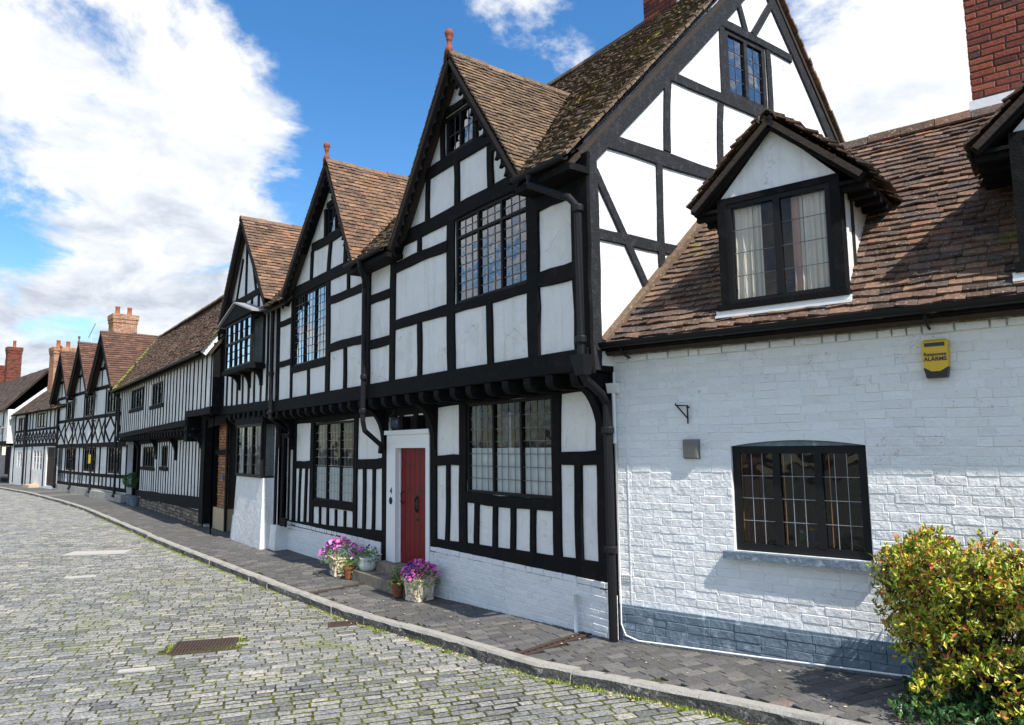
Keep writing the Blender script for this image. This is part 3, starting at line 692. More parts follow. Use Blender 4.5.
# ------------------------------------------------------------------ shared house helpers
def bracket(fr, s, w, z0, z1, dmax, parent, mat='timber_black', n=8):
    """curved timber bracing a jetty: slim at the post, spreading to the joists"""
    P = [(0, z0), (.05, z0)]
    for i in range(n+1):
        t = i/n; P.append((.05+(dmax-.05)*(1-math.cos(t*math.pi/2)), z0+(z1-z0)*(.12+.8*math.sin(t*math.pi/2))))
    P += [(dmax, z1), (0, z1)]
    m = MB(); k = len(P); vs = [fr.p(s-w/2, d, z) for d, z in P]+[fr.p(s+w/2, d, z) for d, z in P]
    m.add(vs, [tuple(range(k-1, -1, -1)), tuple(range(k, 2*k))]+[(i, (i+1) % k, k+(i+1) % k, k+i) for i in range(k)])
    return m.build('bracket', mat, parent)
def joists(fr, s0, s1, step, zt, zb, d0, d1, parent, w=.12):
    s = s0+step/2
    while s < s1:
        m = MB(); x = s+TJ.uniform(-.03, .03); P = fr.p
        prof = [(d0, zt), (d0, zb), (d1-.07, zb), (d1-.02, zb+.035), (d1, zb+.08), (d1, zt)]
        vs = [P(x-w/2, d, z) for d, z in prof]+[P(x+w/2, d, z) for d, z in prof]; k = len(prof)
        m.add(vs, [tuple(range(k)), tuple(range(2*k-1, k-1, -1))]+[(i, (i+1) % k, k+(i+1) % k, k+i) for i in range(k)])
        m.build('joist', 'timber_black', parent); s += step
def studs(fr, s0, s1, step, zb, zt, w, parent, skip=(), d1=.03, lean=0):
    n = round((s1-s0)/step)
    for i in range(n+1):
        s = s0+(s1-s0)*i/n+TJ.uniform(-.02, .02); a, b = zb(s) if callable(zb) else zb, zt(s) if callable(zt) else zt
        segs = [(a, b)]
        for (x0, x1, y0, y1) in skip:
            if x0-w*.3 < s < x1+w*.3:
                ns = []
                for p, q in segs:
                    if y0 > p+.05: ns.append((p, min(q, y0)))
                    if y1 < q-.05: ns.append((max(p, y1), q))
                segs = ns
        for p, q in segs:
            if q-p > .1: timber(fr, s, p, s+lean*(q-p), q, w*TJ.uniform(.9, 1.12), 'stud', parent, d1=d1)
def gable_roof(fr, L, A, Rr, d0, back, parent, mat, names=('roof',), bl=None, br=None, seed=1, g=.1, tw=.165, rmat=None, zl=None, apex_back=None, fin=True, bd=None, cusps=17, ridge_on=True, bw=.2):
    """cross-gable roof: L, A, Rr = (s,z) of left foot, apex, right foot at depth d0; runs back (to d = -back)
    bl, br: d of the valley at the feet (None = straight)"""
    ab = -back if apex_back is None else apex_back
    P = fr.p; Ld = d0-ab
    root = None
    for side, F in (('r', Rr), ('l', L)):
        o = P(F[0], d0, F[1]); e = Vector(P(F[0], d0-1, F[1]))-Vector(o); up = Vector(P(A[0], d0, A[1]))-Vector(o); H_ = up.length
        fb = (bl if side == 'l' else br); fb = Ld if fb is None else d0-fb
        t = roofplane(o, e, up, [(0, 0), (fb, 0), (Ld, H_), (0, H_)], 'roof', mat, parent, g=g, tw=tw, th=g*.19, seed=seed+(side == 'l'), jit=1.3)
        root = root or t
    if ridge_on: ridge(P(A[0], d0+.02, A[1]), P(A[0], ab, A[1]), root, rmat or mat)
    if fin: finial(P(A[0], d0-.02, A[1]+.06), root)
    # bargeboards and dark soffit
    for F in (L, Rr): barge(fr, F[0], F[1]-.03, A[0], A[1]-.05, bw, d0-.075, d0-.03, parent, cusps=cusps)
    m = MB()
    for F, sg in ((L, 1), (Rr, -1)):
        m.add([P(F[0], d0-.03, F[1]-.1), P(A[0], d0-.03, A[1]-.12), P(A[0], d0-.5, A[1]-.12), P(F[0], d0-.5, F[1]-.1)], [(0, 1, 2, 3)])
    m.build('soffit', 'timber_black', parent)
    return root
def gutter(p0, p1, parent, r=.05):
    a, b = Vector(p0), Vector(p1); t = (b-a).normalized(); side = t.cross(Vector((0, 0, 1))).normalized(); m = MB(); n = 6; ring = []
    for c in (a, b):
        for i in range(n+1): q = math.pi*i/n; ring.append(tuple(c+side*math.cos(q)*r-Vector((0, 0, 1))*math.sin(q)*r))
        for i in range(n, -1, -1): q = math.pi*i/n; ring.append(tuple(c+side*math.cos(q)*(r-.008)-Vector((0, 0, 1))*math.sin(q)*(r-.008)))
    k = 2*(n+1); m.add(ring, [tuple(range(k)), tuple(range(2*k-1, k-1, -1))]+[(i, (i+1) % k, k+(i+1) % k, k+i) for i in range(k)])
    return m.build('gutter', 'metal_black', parent)
def wblock(parent, name, mat, x0, x1, y0, y1, z0, z1):
    m = MB(); m.wbox(x0, x1, y0, y1, z0, z1); return m.build(name, mat, parent)

# ================================================================== MAIN HOUSE
G = Fr(0, 5.3, 0); U = Fr(0, 4.9, 0); END = FrX(-5.4)
H1 = thing('timber_framed_house', (-10, 5.3, 0), 'tall black and white timber house with red door and two cusped gables', 'house', 'timber framed houses of the street')
WG1 = (-8.24, -6.42, 1.47, 2.66); WG2 = (-13.79, -11.86, 1.09, 2.57); WU1 = (-7.87, -6.31, 3.92, 5.07); WU2 = (-13.98, -12.26, 3.68, 5.08)
DOOR = (-10.56, -9.2, .3, 2.56)
wallmesh(G, [(-15.25, .3), (-5.42, .3), (-5.42, 3.), (-15.25, 3.)], [WG1, WG2, DOOR], 'wall', 'plaster', H1)
wallmesh(U, [(-14.95, 2.9), (-5.4, 2.9), (-5.4, 5.1), (-14.95, 5.1)], [WU1, WU2], 'wall', 'plaster', H1, d0=-.15)
GW1 = (-8.12, -7.4, 6.0, 6.56); GW2 = (-12.32, -11.6, 5.92, 6.46)
wallmesh(U, [(-9.3, 5.1), (-6.2, 5.1), (-7.7, 7.2)], [GW1], 'wall', 'plaster', H1, d0=-.15)
wallmesh(U, [(-14.2, 5.1), (-10.75, 5.1), (-11.9, 7.15)], [GW2], 'wall', 'plaster', H1, d0=-.15)
EW = (7.43, 8.31, 6.5, 7.43)
wallmesh(END, [(4.9, 2.9), (11.2, 2.9), (11.2, 5.1), (8.25, 8.72), (4.9, 5.2)], [EW], 'wall', 'end_plaster', H1, d0=-.15)
wallmesh(END, [(5.3, -.1), (11.2, -.1), (11.2, 2.9), (5.3, 2.9)], [], 'wall', 'plaster', H1, d0=-.15, d1=-.03)
wallmesh(FrX(-15.2), [(5.1, -.1), (11.2, -.1), (11.2, 5.1), (8.25, 8.6), (5.1, 5.2)], [], 'wall', 'plaster', H1, d0=-.1)
wblock(H1, 'wall', 'plaster', -15.1, -5.57, 11.05, 11.2, -.1, 5.)
wblock(H1, 'floor', 'interior', -15.1, -5.6, 5.1, 11.0, 2.93, 2.98); wblock(H1, 'floor', 'interior', -15.1, -5.6, 5.5, 11.0, .05, .1)
# painted brick plinth
bricks(G, -15.28, -10.78, -.12, .58, 'plinth', 'painted_brick', H1, d=.035, prot=.003, seed=5, joint=.005)
bricks(G, -9.2, -5.44, -.12, .68, 'plinth', 'painted_brick', H1, d=.035, prot=.003, seed=6, joint=.005)
for a, b in ((-15.28, -10.78), (-9.2, -5.42)):
    m = MB(); m.fbox(G, a, b-.005, -.19, .031, -.15, .57); m.build('plinth_core', 'painted_brick', H1)
# timber frame, ground floor
frame(G, [(-15.24, 3., -15.24, .1, .2, 'post'), (-14.86, 2.7, -14.86, .5, .16, 'post'), (-13.84, 2.7, -13.86, .6, .18, 'post'), (-11.8, 2.7, -11.82, .6, .15, 'post'), (-10.68, 2.9, -10.68, -.02, .2, 'post'),
 (-9.1, 2.9, -9.12, .5, .17, 'post'), (-8.32, 2.75, -8.34, .65, .19, 'post'), (-6.33, 2.75, -6.36, .7, .15, 'post'), (-5.55, 2.95, -5.55, .06, .26, 'post'),
 (-14.8, 1.75, -13.86, 1.77, .15, 'rail'), (-11.8, 1.8, -10.74, 1.83, .17, 'rail'), (-9.05, 1.88, -8.36, 1.9, .14, 'rail'), (-6.36, 1.94, -5.6, 1.96, .15, 'rail'),
 (-13.82, 1.02, -11.84, 1.05, .14, 'rail'), (-8.34, 1.41, -6.38, 1.41, .14, 'rail'),
 (-15.3, .5, -10.75, .66, .2, 'sill_beam'), (-9.18, .69, -5.5, .77, .2, 'sill_beam'), (-15.2, 2.68, -10.7, 2.7, .2, 'top_beam'), (-9.2, 2.74, -5.5, 2.76, .2, 'top_beam'), (-10.7, 2.66, -9.1, 2.68, .2, 'top_beam'),
 (-14.5, 1.68, -14.55, .56, .1, 'stud'), (-14.15, 1.68, -14.2, .58, .1, 'stud'), (-13.42, .97, -13.42, .6, .09, 'stud'), (-13.04, .97, -13.04, .6, .09, 'stud'), (-12.65, .97, -12.65, .62, .09, 'stud'), (-12.25, .97, -12.25, .62, .09, 'stud'),
 (-11.45, 1.74, -11.46, .65, .11, 'stud'), (-11.08, 1.74, -11.1, .65, .1, 'stud'), (-8.72, 1.85, -8.76, .7, .1, 'stud'),
 (-8.0, 1.37, -8.02, .7, .11, 'stud'), (-7.58, 1.37, -7.6, .72, .1, 'stud'), (-7.2, 1.37, -7.22, .72, .1, 'stud'), (-6.8, 1.37, -6.82, .72, .1, 'stud'), (-5.98, 1.9, -5.99, .75, .12, 'stud')], H1)
# jetty
wblock(H1, 'jetty_boards', 'timber_black', -14.95, -5.4, 4.91, 5.29, 2.84, 2.9)
joists(U, -14.9, -5.45, .4, 2.83, 2.68, -.38, .06, H1)
for s in (-14.95, -10.7, -9.1, -5.58): bracket(G, s, .11, 2.05, 2.75, .40, H1)
frame(U, [(-14.97, 2.95, -5.32, 2.95, .23, 'jetty_beam')], H1, d1=.05, wob=.04)
# upper floor frame (front)
frame(U, [(-14.88, 5.1, -14.86, 2.9, .16, 'post'), (-14.03, 5.1, -14.02, 3.0, .1, 'post'), (-12.2, 5.15, -12.16, 3.0, .17, 'post'), (-10.5, 5.1, -10.52, 3., .17, 'post'), (-9.64, 5.1, -9.67, 3., .17, 'post'), (-7.97, 5.1, -7.97, 3., .2, 'post'), (-6.2, 5.1, -6.22, 3., .22, 'post'), (-5.4, 5.1, -5.4, 2.8, .26, 'post'),
 (-14.8, 4.64, -14.05, 4.64, .12, 'rail'), (-14.8, 3.8, -14.05, 3.8, .12, 'rail'), (-14., 3.62, -12.2, 3.63, .13, 'rail'), (-12.12, 4.7, -10.58, 4.68, .15, 'rail'), (-12.12, 3.83, -10.58, 3.82, .15, 'rail'),
 (-13.1, 3.57, -13.09, 3., .11, 'stud'), (-11.4, 3.76, -11.39, 3., .11, 'stud'), (-11.3, 5.1, -11.3, 4.75, .1, 'stud'),
 (-10.42, 4.42, -9.72, 4.42, .14, 'rail'), (-10.42, 3.7, -9.72, 3.7, .14, 'rail'), (-9.58, 4.76, -8.04, 4.75, .15, 'rail'), (-9.58, 3.89, -8.04, 3.88, .15, 'rail'), (-8.83, 5.1, -8.83, 4.82, .1, 'stud'), (-8.83, 3.82, -8.82, 3., .12, 'stud'),
 (-7.9, 3.87, -6.28, 3.86, .12, 'rail'), (-7.1, 3.82, -7.08, 3., .13, 'stud'), (-6.12, 4.77, -5.46, 4.76, .16, 'rail'), (-6.12, 3.91, -5.46, 3.9, .18, 'rail')], H1)
frame(U, [(-14.95, 5.16, -10.52, 5.16, .2, 'tie_beam'), (-10.5, 5.02, -9.5, 5.02, .15, 'wall_plate'), (-9.5, 5.14, -6.15, 5.17, .2, 'tie_beam'), (-6.2, 5.04, -5.4, 5.04, .15, 'wall_plate'),
 (-8.62, 5.91, -6.85, 5.89, .17, 'collar'), (-7.82, 5.84, -7.82, 5.22, .12, 'stud'), (-7.03, 5.82, -7.03, 5.24, .12, 'stud'), (-8.58, 5.85, -8.6, 5.24, .1, 'stud'), (-8.17, 6.6, -8.17, 5.98, .1, 'stud'), (-7.36, 6.6, -7.36, 5.97, .1, 'stud'), (-8.1, 6.62, -7.3, 6.62, .1, 'collar'),
 (-13.0, 5.87, -11.15, 5.85, .16, 'collar'), (-13.0, 5.8, -13.04, 5.22, .1, 'stud'), (-12.1, 5.8, -12.2, 5.22, .12, 'stud'), (-11.4, 5.8, -11.45, 5.22, .12, 'stud'), (-12.37, 6.45, -12.37, 5.93, .1, 'stud'), (-11.55, 6.45, -11.55, 5.93, .1, 'stud'), (-12.3, 6.5, -11.55, 6.5, .1, 'collar')], H1, d1=.034)
# end gable frame, weathered grey with sunlight put into the colour
frame(END, [(4.92, 5.07, 8.2, 8.48, .25, 'rafter'), (8.3, 8.46, 11., 5.03, .17, 'rafter'), (4.95, 5.36, 9.4, 5.38, .18, 'tie_beam'), (6.1, 6.42, 8.4, 6.43, .13, 'collar'), (7.1, 7.46, 8.93, 7.46, .12, 'collar'),
 (6.3, 6.33, 6.24, 5.46, .11, 'post'), (7.28, 6.33, 7.22, 5.46, .105, 'post'), (7.38, 7.4, 7.36, 6.46, .1, 'post'), (8.37, 7.4, 8.37, 6.46, .1, 'post'), (7.71, 7.95, 7.89, 7.52, .1, 'brace'), (8.5, 8.12, 8.05, 7.52, .1, 'brace'),
 (5.01, 5.3, 5.01, 2.85, .2, 'post'), (5.08, 4.98, 5.95, 3.6, .1, 'brace'), (5.06, 4.29, 6.9, 4.3, .13, 'rail'), (6.1, 5.28, 6.08, 3.6, .1, 'post'), (7.25, 5.28, 7.25, 3.6, .1, 'post')], H1, mat='timber_weathered_sunlit', d1=.028)
# windows
window(G, *WG1, 3, 7, 4, H1, depth=.01, net=2.06, transom=None, label='three light leaded window with white half blinds', lead='lead', lw=.008)
window(G, *WG2, 3, 9, 4, H1, depth=.01, net=1.72, lead='lead_pale', lw=.007)
window(U, *WU1, 3, 7, 3, H1, depth=.015, transom=4.8, glass='glass_blue', lw=.011)
window(U, *WU2, 3, 9, 3, H1, depth=.015, glass='glass_blue', lw=.011)
window(U, *GW1, 2, 2, 2, H1, depth=.02, glass='glass_blue', fmat='window_frame_black', fw=.045)
window(U, *GW2, 2, 2, 2, H1, depth=.02, glass='glass_blue', fmat='window_frame_black', fw=.045)
window(END, *EW, 2, 4, 2, H1, depth=.01, glass='glass_blue', fmat='timber_weathered_sunlit', fw=.075, mw=.07)
# gable lights' white triangles are left in the plaster; curved braces seen in gable one
# door
def door():
    m = MB(); m.fbox(G, -10.56, -10.26, -.1, .045, .3, 2.33); m.fbox(G, -9.31, -9.2, -.1, .045, .3, 2.33); m.fbox(G, -10.26, -9.31, -.1, .0452, 2.07, 2.33); m.fbox(G, -10.26, -10.24, -.14, -.03, .3, 2.07); m.fbox(G, -9.33, -9.31, -.14, -.03, .3, 2.07); m.fbox(G, -10.60, -9.17, -.02, .075, 2.28, 2.345)
    m.build('door_frame', 'white_paint', H1)
    m = MB(); n = 6; W = (.91)/n
    for i in range(n): x = -10.24+i*W; m.fbox(G, x+.004, x+W-.004, -.1, -.045, .31, 2.07)
    m.fbox(G, -10.24, -9.33, -.12, -.052, .31, 2.07)
    d = m.build('door', 'red_paint', H1)
    k = MB(); k.tube([G.p(-9.72, -.04, 1.33), G.p(-9.72, -.01, 1.3), G.p(-9.72, -.01, 1.16), G.p(-9.72, -.04, 1.12)], .012, 8); k.fbox(G, -9.755, -9.685, -.047, -.038, 1.1, 1.36); k.build('knocker', 'metal_black', d)
    k = MB(); k.tube([G.p(-10.15, -.04, 1.4), G.p(-10.15, .0, 1.38), G.p(-10.15, .0, 1.24), G.p(-10.15, -.04, 1.22)], .01, 8); k.build('handle', 'metal_black', d)
    k = MB(); k.fbox(G, -9.76, -9.68, -.046, -.039, .98, 1.02); k.build('letter_slot', 'metal_black', d)
    m = MB(); m.fbox(G, -9.2, -9.17, -.1, .02, .3, 2.3); m.build('door_post', 'timber_black', H1)
    frame(G, [(-10.12, 2.58, -10.12, 2.33, .12, 'fanlight_post'), (-9.66, 2.58, -9.66, 2.33, .12, 'fanlight_post')], H1, d0=-.1)
    window(G, -10.56, -9.2, 2.35, 2.56, 3, 1, 3, H1, depth=.06, fw=.02, mw=.1, label='row of three small leaded lights over the red door')
    m = MB(); m.fbox(G, -10.56, -9.2, -.5, -.2, .3, .34); m.build('threshold', 'stone_step', H1)
door()
def steps():
    rr = random.Random(2)
    for nm, s0, s1, d, z0, z1 in (('doorstep', -10.98, -9.25, .42, -.1, .165), ('doorstep', -10.62, -9.2, .19, .166, .315)):
        m = MB(); P = G.p; e = .015
        m.hexa([P(s0, -.1, z0), P(s1, -.1, z0), P(s1, d, z0), P(s0, d, z0)], [P(s0, -.1, z1-e), P(s1, -.1, z1-e), P(s1, d, z1-e), P(s0, d, z1-e)])
        m.hexa([P(s0, -.1, z1-e), P(s1, -.1, z1-e), P(s1, d, z1-e), P(s0, d, z1-e)], [P(s0+e, -.1, z1), P(s1-e, -.1, z1), P(s1-e, d-e, z1), P(s0+e, d-e, z1)])
        m.build(nm, 'stone_step', H1)
steps()
# house number and bell by the door
def text(name, body, size, loc, rot, mat, parent, ext=.002, bold=0):
    c = bpy.data.curves.new(name, 'FONT'); c.body = body; c.size = size; c.extrude = ext; c.align_x = 'CENTER'; c.offset = bold
    t = bpy.data.objects.new(name, c); COL.objects.link(t); c.materials.append(M[mat])
    off = Vector((0, 0, 0)); q = parent
    while q is not None: off += Vector(q.location); q = q.parent
    t.location = Vector(loc)-off; t.rotation_euler = rot
    me = bpy.data.meshes.new_from_object(t); o = bpy.data.objects.new(name, me); COL.objects.link(o); o.location = t.location; o.rotation_euler = rot; o.parent = parent
    if not me.materials: me.materials.append(M[mat])
    bpy.data.objects.remove(t); bpy.data.curves.remove(c); return o
text('house_number', '4', .13, G.p(-10.4, .047, 1.36), (rad(90), 0, 0), 'metal_black', H1, bold=.004)
m = MB(); m.lathe((0, 0, 0), [(.045, 0), (.045, .012), (.03, .02)], 14)
bell = MB(); bell.add([G.p(-10.4+v[0], .047+v[2], 1.25+v[1]*1.25) for v in m.v], m.f); bell.build('bell_push', 'metal_black', H1)
# roofs
sl = (8.8-5.0)/(8.25-4.62); LU = math.hypot(3.8, 3.63); vz = lambda z: (z-5.0)/3.8*LU
MR = roofplane((-15.25, 4.62, 5.0), (1, 0, 0), (0, 3.63, 3.8), [(0, 0), (1.1, 0), (3.35, vz(7.2)), (4.6, 0), (5.75, 0), (7.55, vz(7.26)), (9.1, 0), (9.88, 0), (9.88, LU), (0, LU)], 'roof', 'tiles_mossy', H1, g=.085, tw=.15, sag=.05, seed=11, th=.02, jit=2)
MR['label'] = 'dark mossy main roof slope'
roofplane((-5.36, 11.3, 5.0), (-1, 0, 0), (0, -3.05, 3.8), [(0, 0), (10., 0), (10., math.hypot(3.05, 3.8)), (0, math.hypot(3.05, 3.8))], 'roof', 'tiles_brown', H1, g=.1, seed=12)
ridge((-15.25, 8.25, 8.82), (-5.25, 8.25, 8.82), MR, 'tiles_mossy')
# pale mortared verge over the end gable
def verge(fr, pts, d, parent, mat='tiles_gable', w=.16, h=.03, seed=1):
    rr = random.Random(seed); m = MB()
    for (a, b) in zip(pts, pts[1:]):
        L_ = math.hypot(b[0]-a[0], b[1]-a[1]); n = int(L_/.1); tx, tz = (b[0]-a[0])/L_, (b[1]-a[1])/L_; nx, nz = (-tz, tx) if tx > 0 else (tz, -tx)
        if nz < 0: nx, nz = -nx, -nz
        for i in range(n):
            s0, z0 = a[0]+tx*L_*i/n, a[1]+tz*L_*i/n; s1, z1 = a[0]+tx*L_*(i+.94)/n, a[1]+tz*L_*(i+.94)/n; k = rr.uniform(-.006, .006); q = rr.uniform(-.01, .012)
            P = fr.p
            m.hexa([P(s0, d-w, z0), P(s1, d-w, z1), P(s1, d+q, z1), P(s0, d+q, z0)], [P(s0+nx*h, d-w, z0+nz*h+k+.008), P(s1+nx*h, d-w, z1+nz*h+k-.008), P(s1+nx*h, d+q, z1+nz*h+k-.008), P(s0+nx*h, d+q, z0+nz*h+k+.008)])
    return m.build('verge_tiles', mat, parent)
verge(END, [(4.64, 5.03), (8.25, 8.81)], .085, H1, 'tiles_gable', seed=3); verge(END, [(8.25, 8.81), (11.25, 5.07)], .085, H1, 'tiles_orange', seed=4)
g1 = gable_roof(U, (-9.42, 5.0), (-7.7, 7.26), (-6.18, 5.08), .22, 2, H1, 'tiles_gable', bl=.18, br=.15, apex_back=4.9-6.82, seed=21, g=.082, tw=.15)
g2_ = gable_roof(U, (-14.28, 5.04), (-11.9, 7.2), (-10.7, 5.08), .22, 2, H1, 'tiles_orange', bl=.18, br=.15, apex_back=4.9-6.78, seed=23, g=.088, tw=.15)
gutter((-6.15, 4.57, 5.0), (-5.28, 4.57, 4.99), H1); gutter((-10.7, 4.57, 4.99), (-9.42, 4.57, 5.0), H1)
wblock(H1, 'eaves_board', 'timber_black', -10.75, -9.35, 4.63, 4.9, 4.86, 4.93); wblock(H1, 'eaves_board', 'timber_black', -6.2, -5.27, 4.63, 4.9, 4.86, 4.93)
chimney(-7.42, -6.72, 8.15, 8.9, 8.3, 10.6, 'chimney', 'brick_red', H1)
m = MB(); m.wbox(-6.72, -6.69, 8.12, 8.95, 8.4, 9.3); m.build('flashing', 'lead_pale', H1)
# downpipes
pipe([(-5.85, 4.56, 4.95), (-5.85, 4.56, 4.85), (-5.42, 4.74, 4.62), (-5.33, 4.78, 4.5), (-5.33, 4.78, 2.98)], .042, H1, collars=((-5.33, 4.78, 4.45), (-5.33, 4.78, 3.1)), hopper=(-5.33, 4.8, 2.78))
pipe([(-5.33, 4.8, 2.8), (-5.34, 4.84, 2.74), (-5.41, 5.12, 2.6), (-5.42, 5.2, 2.5), (-5.42, 5.2, .12)], .045, H1, collars=((-5.42, 5.2, 2.2), (-5.42, 5.2, 1.0)), label='tall downpipe standing at the corner next to the cottage')
pipe([(-10.15, 4.57, 4.95), (-10.15, 4.57, 4.88), (-10.35, 4.74, 4.72), (-10.45, 4.79, 4.6), (-10.48, 4.8, 2.5), (-10.5, 4.84, 2.35), (-10.62, 5.18, 2.12), (-10.68, 5.2, 2.0)], .04, H1, collars=((-10.46, 4.8, 3.15), (-10.48, 4.8, 2.62)))
pipe([(-15.0, 4.8, 4.95), (-15.0, 4.8, 2.7), (-15.1, 5.15, 2.5), (-15.22, 5.2, 2.4), (-15.27, 5.2, .02)], .04, H1, collars=((-15.0, 4.8, 3.6), (-15.0, 4.8, 2.8)))
m = MB(); m.tube([G.p(-6.0, .08, .1), G.p(-6.0, .08, .5)], .022, 8); m.build('overflow_pipe', 'white_paint', H1, True)
# lantern in the jetty over the door
def lantern(name, loc, label, mat='metal_black', s=1.):
    t = thing(name, loc, label, 'lantern')
    x, y, z = loc; m = MB(); m.lathe((x, y, z), [(.03*s, 0), (.05*s, .01*s), (.055*s, .02*s)], 6); m.lathe((x, y, z+.17*s), [(.085*s, 0), (.02*s, .06*s), (.015*s, .09*s)], 6)
    for k in range(6):
        a = math.pi/3*k; m.tube([(x+.05*s*math.cos(a), y+.05*s*math.sin(a), z+.01*s), (x+.075*s*math.cos(a), y+.075*s*math.sin(a), z+.175*s)], .005*s, 4)
    m.tube([(x, y, z+.25*s), (x, y, z+.34*s)], .008*s, 5); m.build('lantern_frame', mat, t)
    m = MB(); m.lathe((x, y, z), [(.045*s, .02*s), (.068*s, .165*s)], 6); m.build('lantern_glass', 'glass', t)
    return t
lantern('hanging_lantern', (-9.92, 5.05, 2.36), 'small black lantern hanging under the jetty over the red door')

# ================================================================== WHITE BRICK COTTAGE
C = Fr(-5.5, 5.3, 15)
H2 = thing('brick_cottage', (-5.5, 5.3, 0), 'low white painted brick cottage with blue grey plinth and tiled dormers', 'cottage')
CW = (1.3, 2.46, 1.11, 2.17)
SE = 7.5
wallmesh(C, [(.02, -.1), (SE, -.1), (SE, 3.2), (.02, 3.2)], [CW], 'wall_core', 'painted_brick', H2, d0=-.22, d1=-.0045)
def zband(s): return .47+.045*s
hole = [(1.3, 2.46, 1.04, 2.165)]
def arch(s): t = (s-1.88)/.58; return 2.118-.05*t*t
bricks(C, .03, SE, -.05, .47, 'blue_plinth', 'blue_grey_paint', H2, prot=.004, d=.035, seed=31, wave=.02, joint=.003, ed=.004)
m = MB(); m.fbox(C, .03, SE, -.01, .026, -.1, .49); m.build('plinth_core', 'blue_grey_paint', H2)
bricks(C, .03, SE, .475, 2.93, 'brick_face', 'painted_brick', H2, holes=hole, prot=.0026, seed=32, wave=.022, joint=.003, ed=.0045, L=.215)
bricks(C, .03, SE, 2.935, 3.01, 'cornice', 'painted_brick', H2, d=.03, prot=.006, seed=33, bd=.04)
bricks(C, .03, SE, 3.015, 3.10, 'cornice', 'dirty_shaded_brick', H2, d=.06, prot=.008, seed=34, bd=.07)
m = MB(); m.fbox(C, .03, SE, -.01, .05, 3.0, 3.2); m.build('cornice_core', 'dirty_shaded_brick', H2)
# pilaster strip at the left corner (joint between two paint jobs)
m = MB(); m.fbox(C, .2, .212, .0, .006, .5, 2.9); m.build('paint_line', 'painted_brick', H2)
# arch head
m = MB(); pts = [(1.3, 2.06)]+[(1.3+1.16*i/10, arch(1.3+1.16*i/10)-.012) for i in range(11)]+[(2.46, 2.06)]
m.prism(C, pts, -.1, -.035); m.build('arch_board', 'blue_grey_paint', H2)
for sgn in (0, 1):
    rng = [1.3+.58*i/6 for i in range(7)] if not sgn else [1.88+.58*i/6 for i in range(7)]
    m = MB(); pts = [(s, arch(s)-.01) for s in rng]+([(1.88, 2.18), (1.3, 2.18)] if not sgn else [(2.46, 2.18), (1.88, 2.18)]); m.prism(C, pts, -.1, .003); m.build('arch_infill', 'painted_brick', H2)
w = window(C, 1.3, 2.46, 1.11, 2.06, 3, 4, 3, H2, depth=.055, fw=.07, mw=.065, glass='glass_dark', lead='lead_pale', lw=.0045, curtains=[(1.38, 1.55, 'curtain_red')], sill=(.09, .075, .07, 'blue_grey_paint'), label='wide leaded window under a shallow arch')
m = MB()
for s in (1.371, 1.757, 2.143): m.fbox(C, s, s+.005, -.085, -.066, 1.19, 1.98)
m.build('putty', 'wood_orange', w)
m = MB(); m.fbox(C, 1.25, 2.5, -.5, -.16, 1.12, 1.16); m.build('window_board', 'interior', w)
def bottle(s, h, r, mat, cap, label, neck=.5):
    x, y, _ = C.p(s, -.24, 0); t = thing('bottle', (x, y, 1.16), label, 'bottle', 'bottles on the cottage window ledge')
    m = MB(); m.lathe((x, y, 1.161), [(r, 0), (r, h*.7), (r*neck, h*.82), (r*neck, h*.9)], 10); m.build('body', mat, t, True)
    m = MB(); m.lathe((x, y, 1.161+h*.9), [(r*neck*1.3, 0), (r*neck*1.3, h*.16)], 10); m.build('cap', cap, t, True)
bottle(1.83, .13, .036, 'green_plastic', 'white_ceramic', 'squat green bottle with pale cap behind the cottage window')
bottle(1.93, .16, .028, 'blue_plastic', 'orange_plastic', 'slim blue bottle with orange cap behind the cottage window', .9)
wb = MB()
bk = [C.p(0, -4.4, 0), C.p(SE, -4.4, 0)]
m = MB(); m.fbox(C, .1, SE, -4.5, -4.3, -.1, 3.1); m.build('wall', 'plaster', H2)
m = MB(); m.fbox(C, SE-.2, SE, -4.3, -.22, -.1, 3.1); m.build('wall', 'plaster', H2)
m = MB(); m.fbox(C, 1.2, SE-.2, -4.3, -.22, .25, .3); m.fbox(C, 1.2, SE-.2, -4.3, -.22, 3.0, 3.05); m.build('floor', 'interior', H2)
# roof
rt = 2.47/2.5; CL = math.hypot(2.5, 2.47)
def cd(d): return (.12-d*math.sin(rad(15)))/math.cos(rad(15))
upv = Vector(C.p(0, -2.3, 5.55))-Vector(C.p(0, .2, 3.08))
CR = roofplane(C.p(0, .2, 3.08), (*C.u, 0), upv, [(cd(.2), 0), (SE+.1, 0), (SE+.1, CL), (cd(-2.3), CL)], 'roof', 'tiles_cottage', H2, tw=.165, g=.104, th=.021, seed=41, jit=1.6, sag=.03)
roofplane(C.p(SE+.1, -4.8, 3.08), (-C.u[0], -C.u[1], 0), Vector(C.p(0, -2.3, 5.55))-Vector(C.p(0, -4.8, 3.08)), [(0, 0), (SE-1.2, 0), (SE-.9, CL), (0, CL)], 'roof', 'tiles_cottage', H2, g=.12, seed=42)
ridge(C.p(.85, -2.3, 5.57), C.p(SE+.1, -2.3, 5.57), CR, 'tiles_cottage', seg=.33, r=.12)
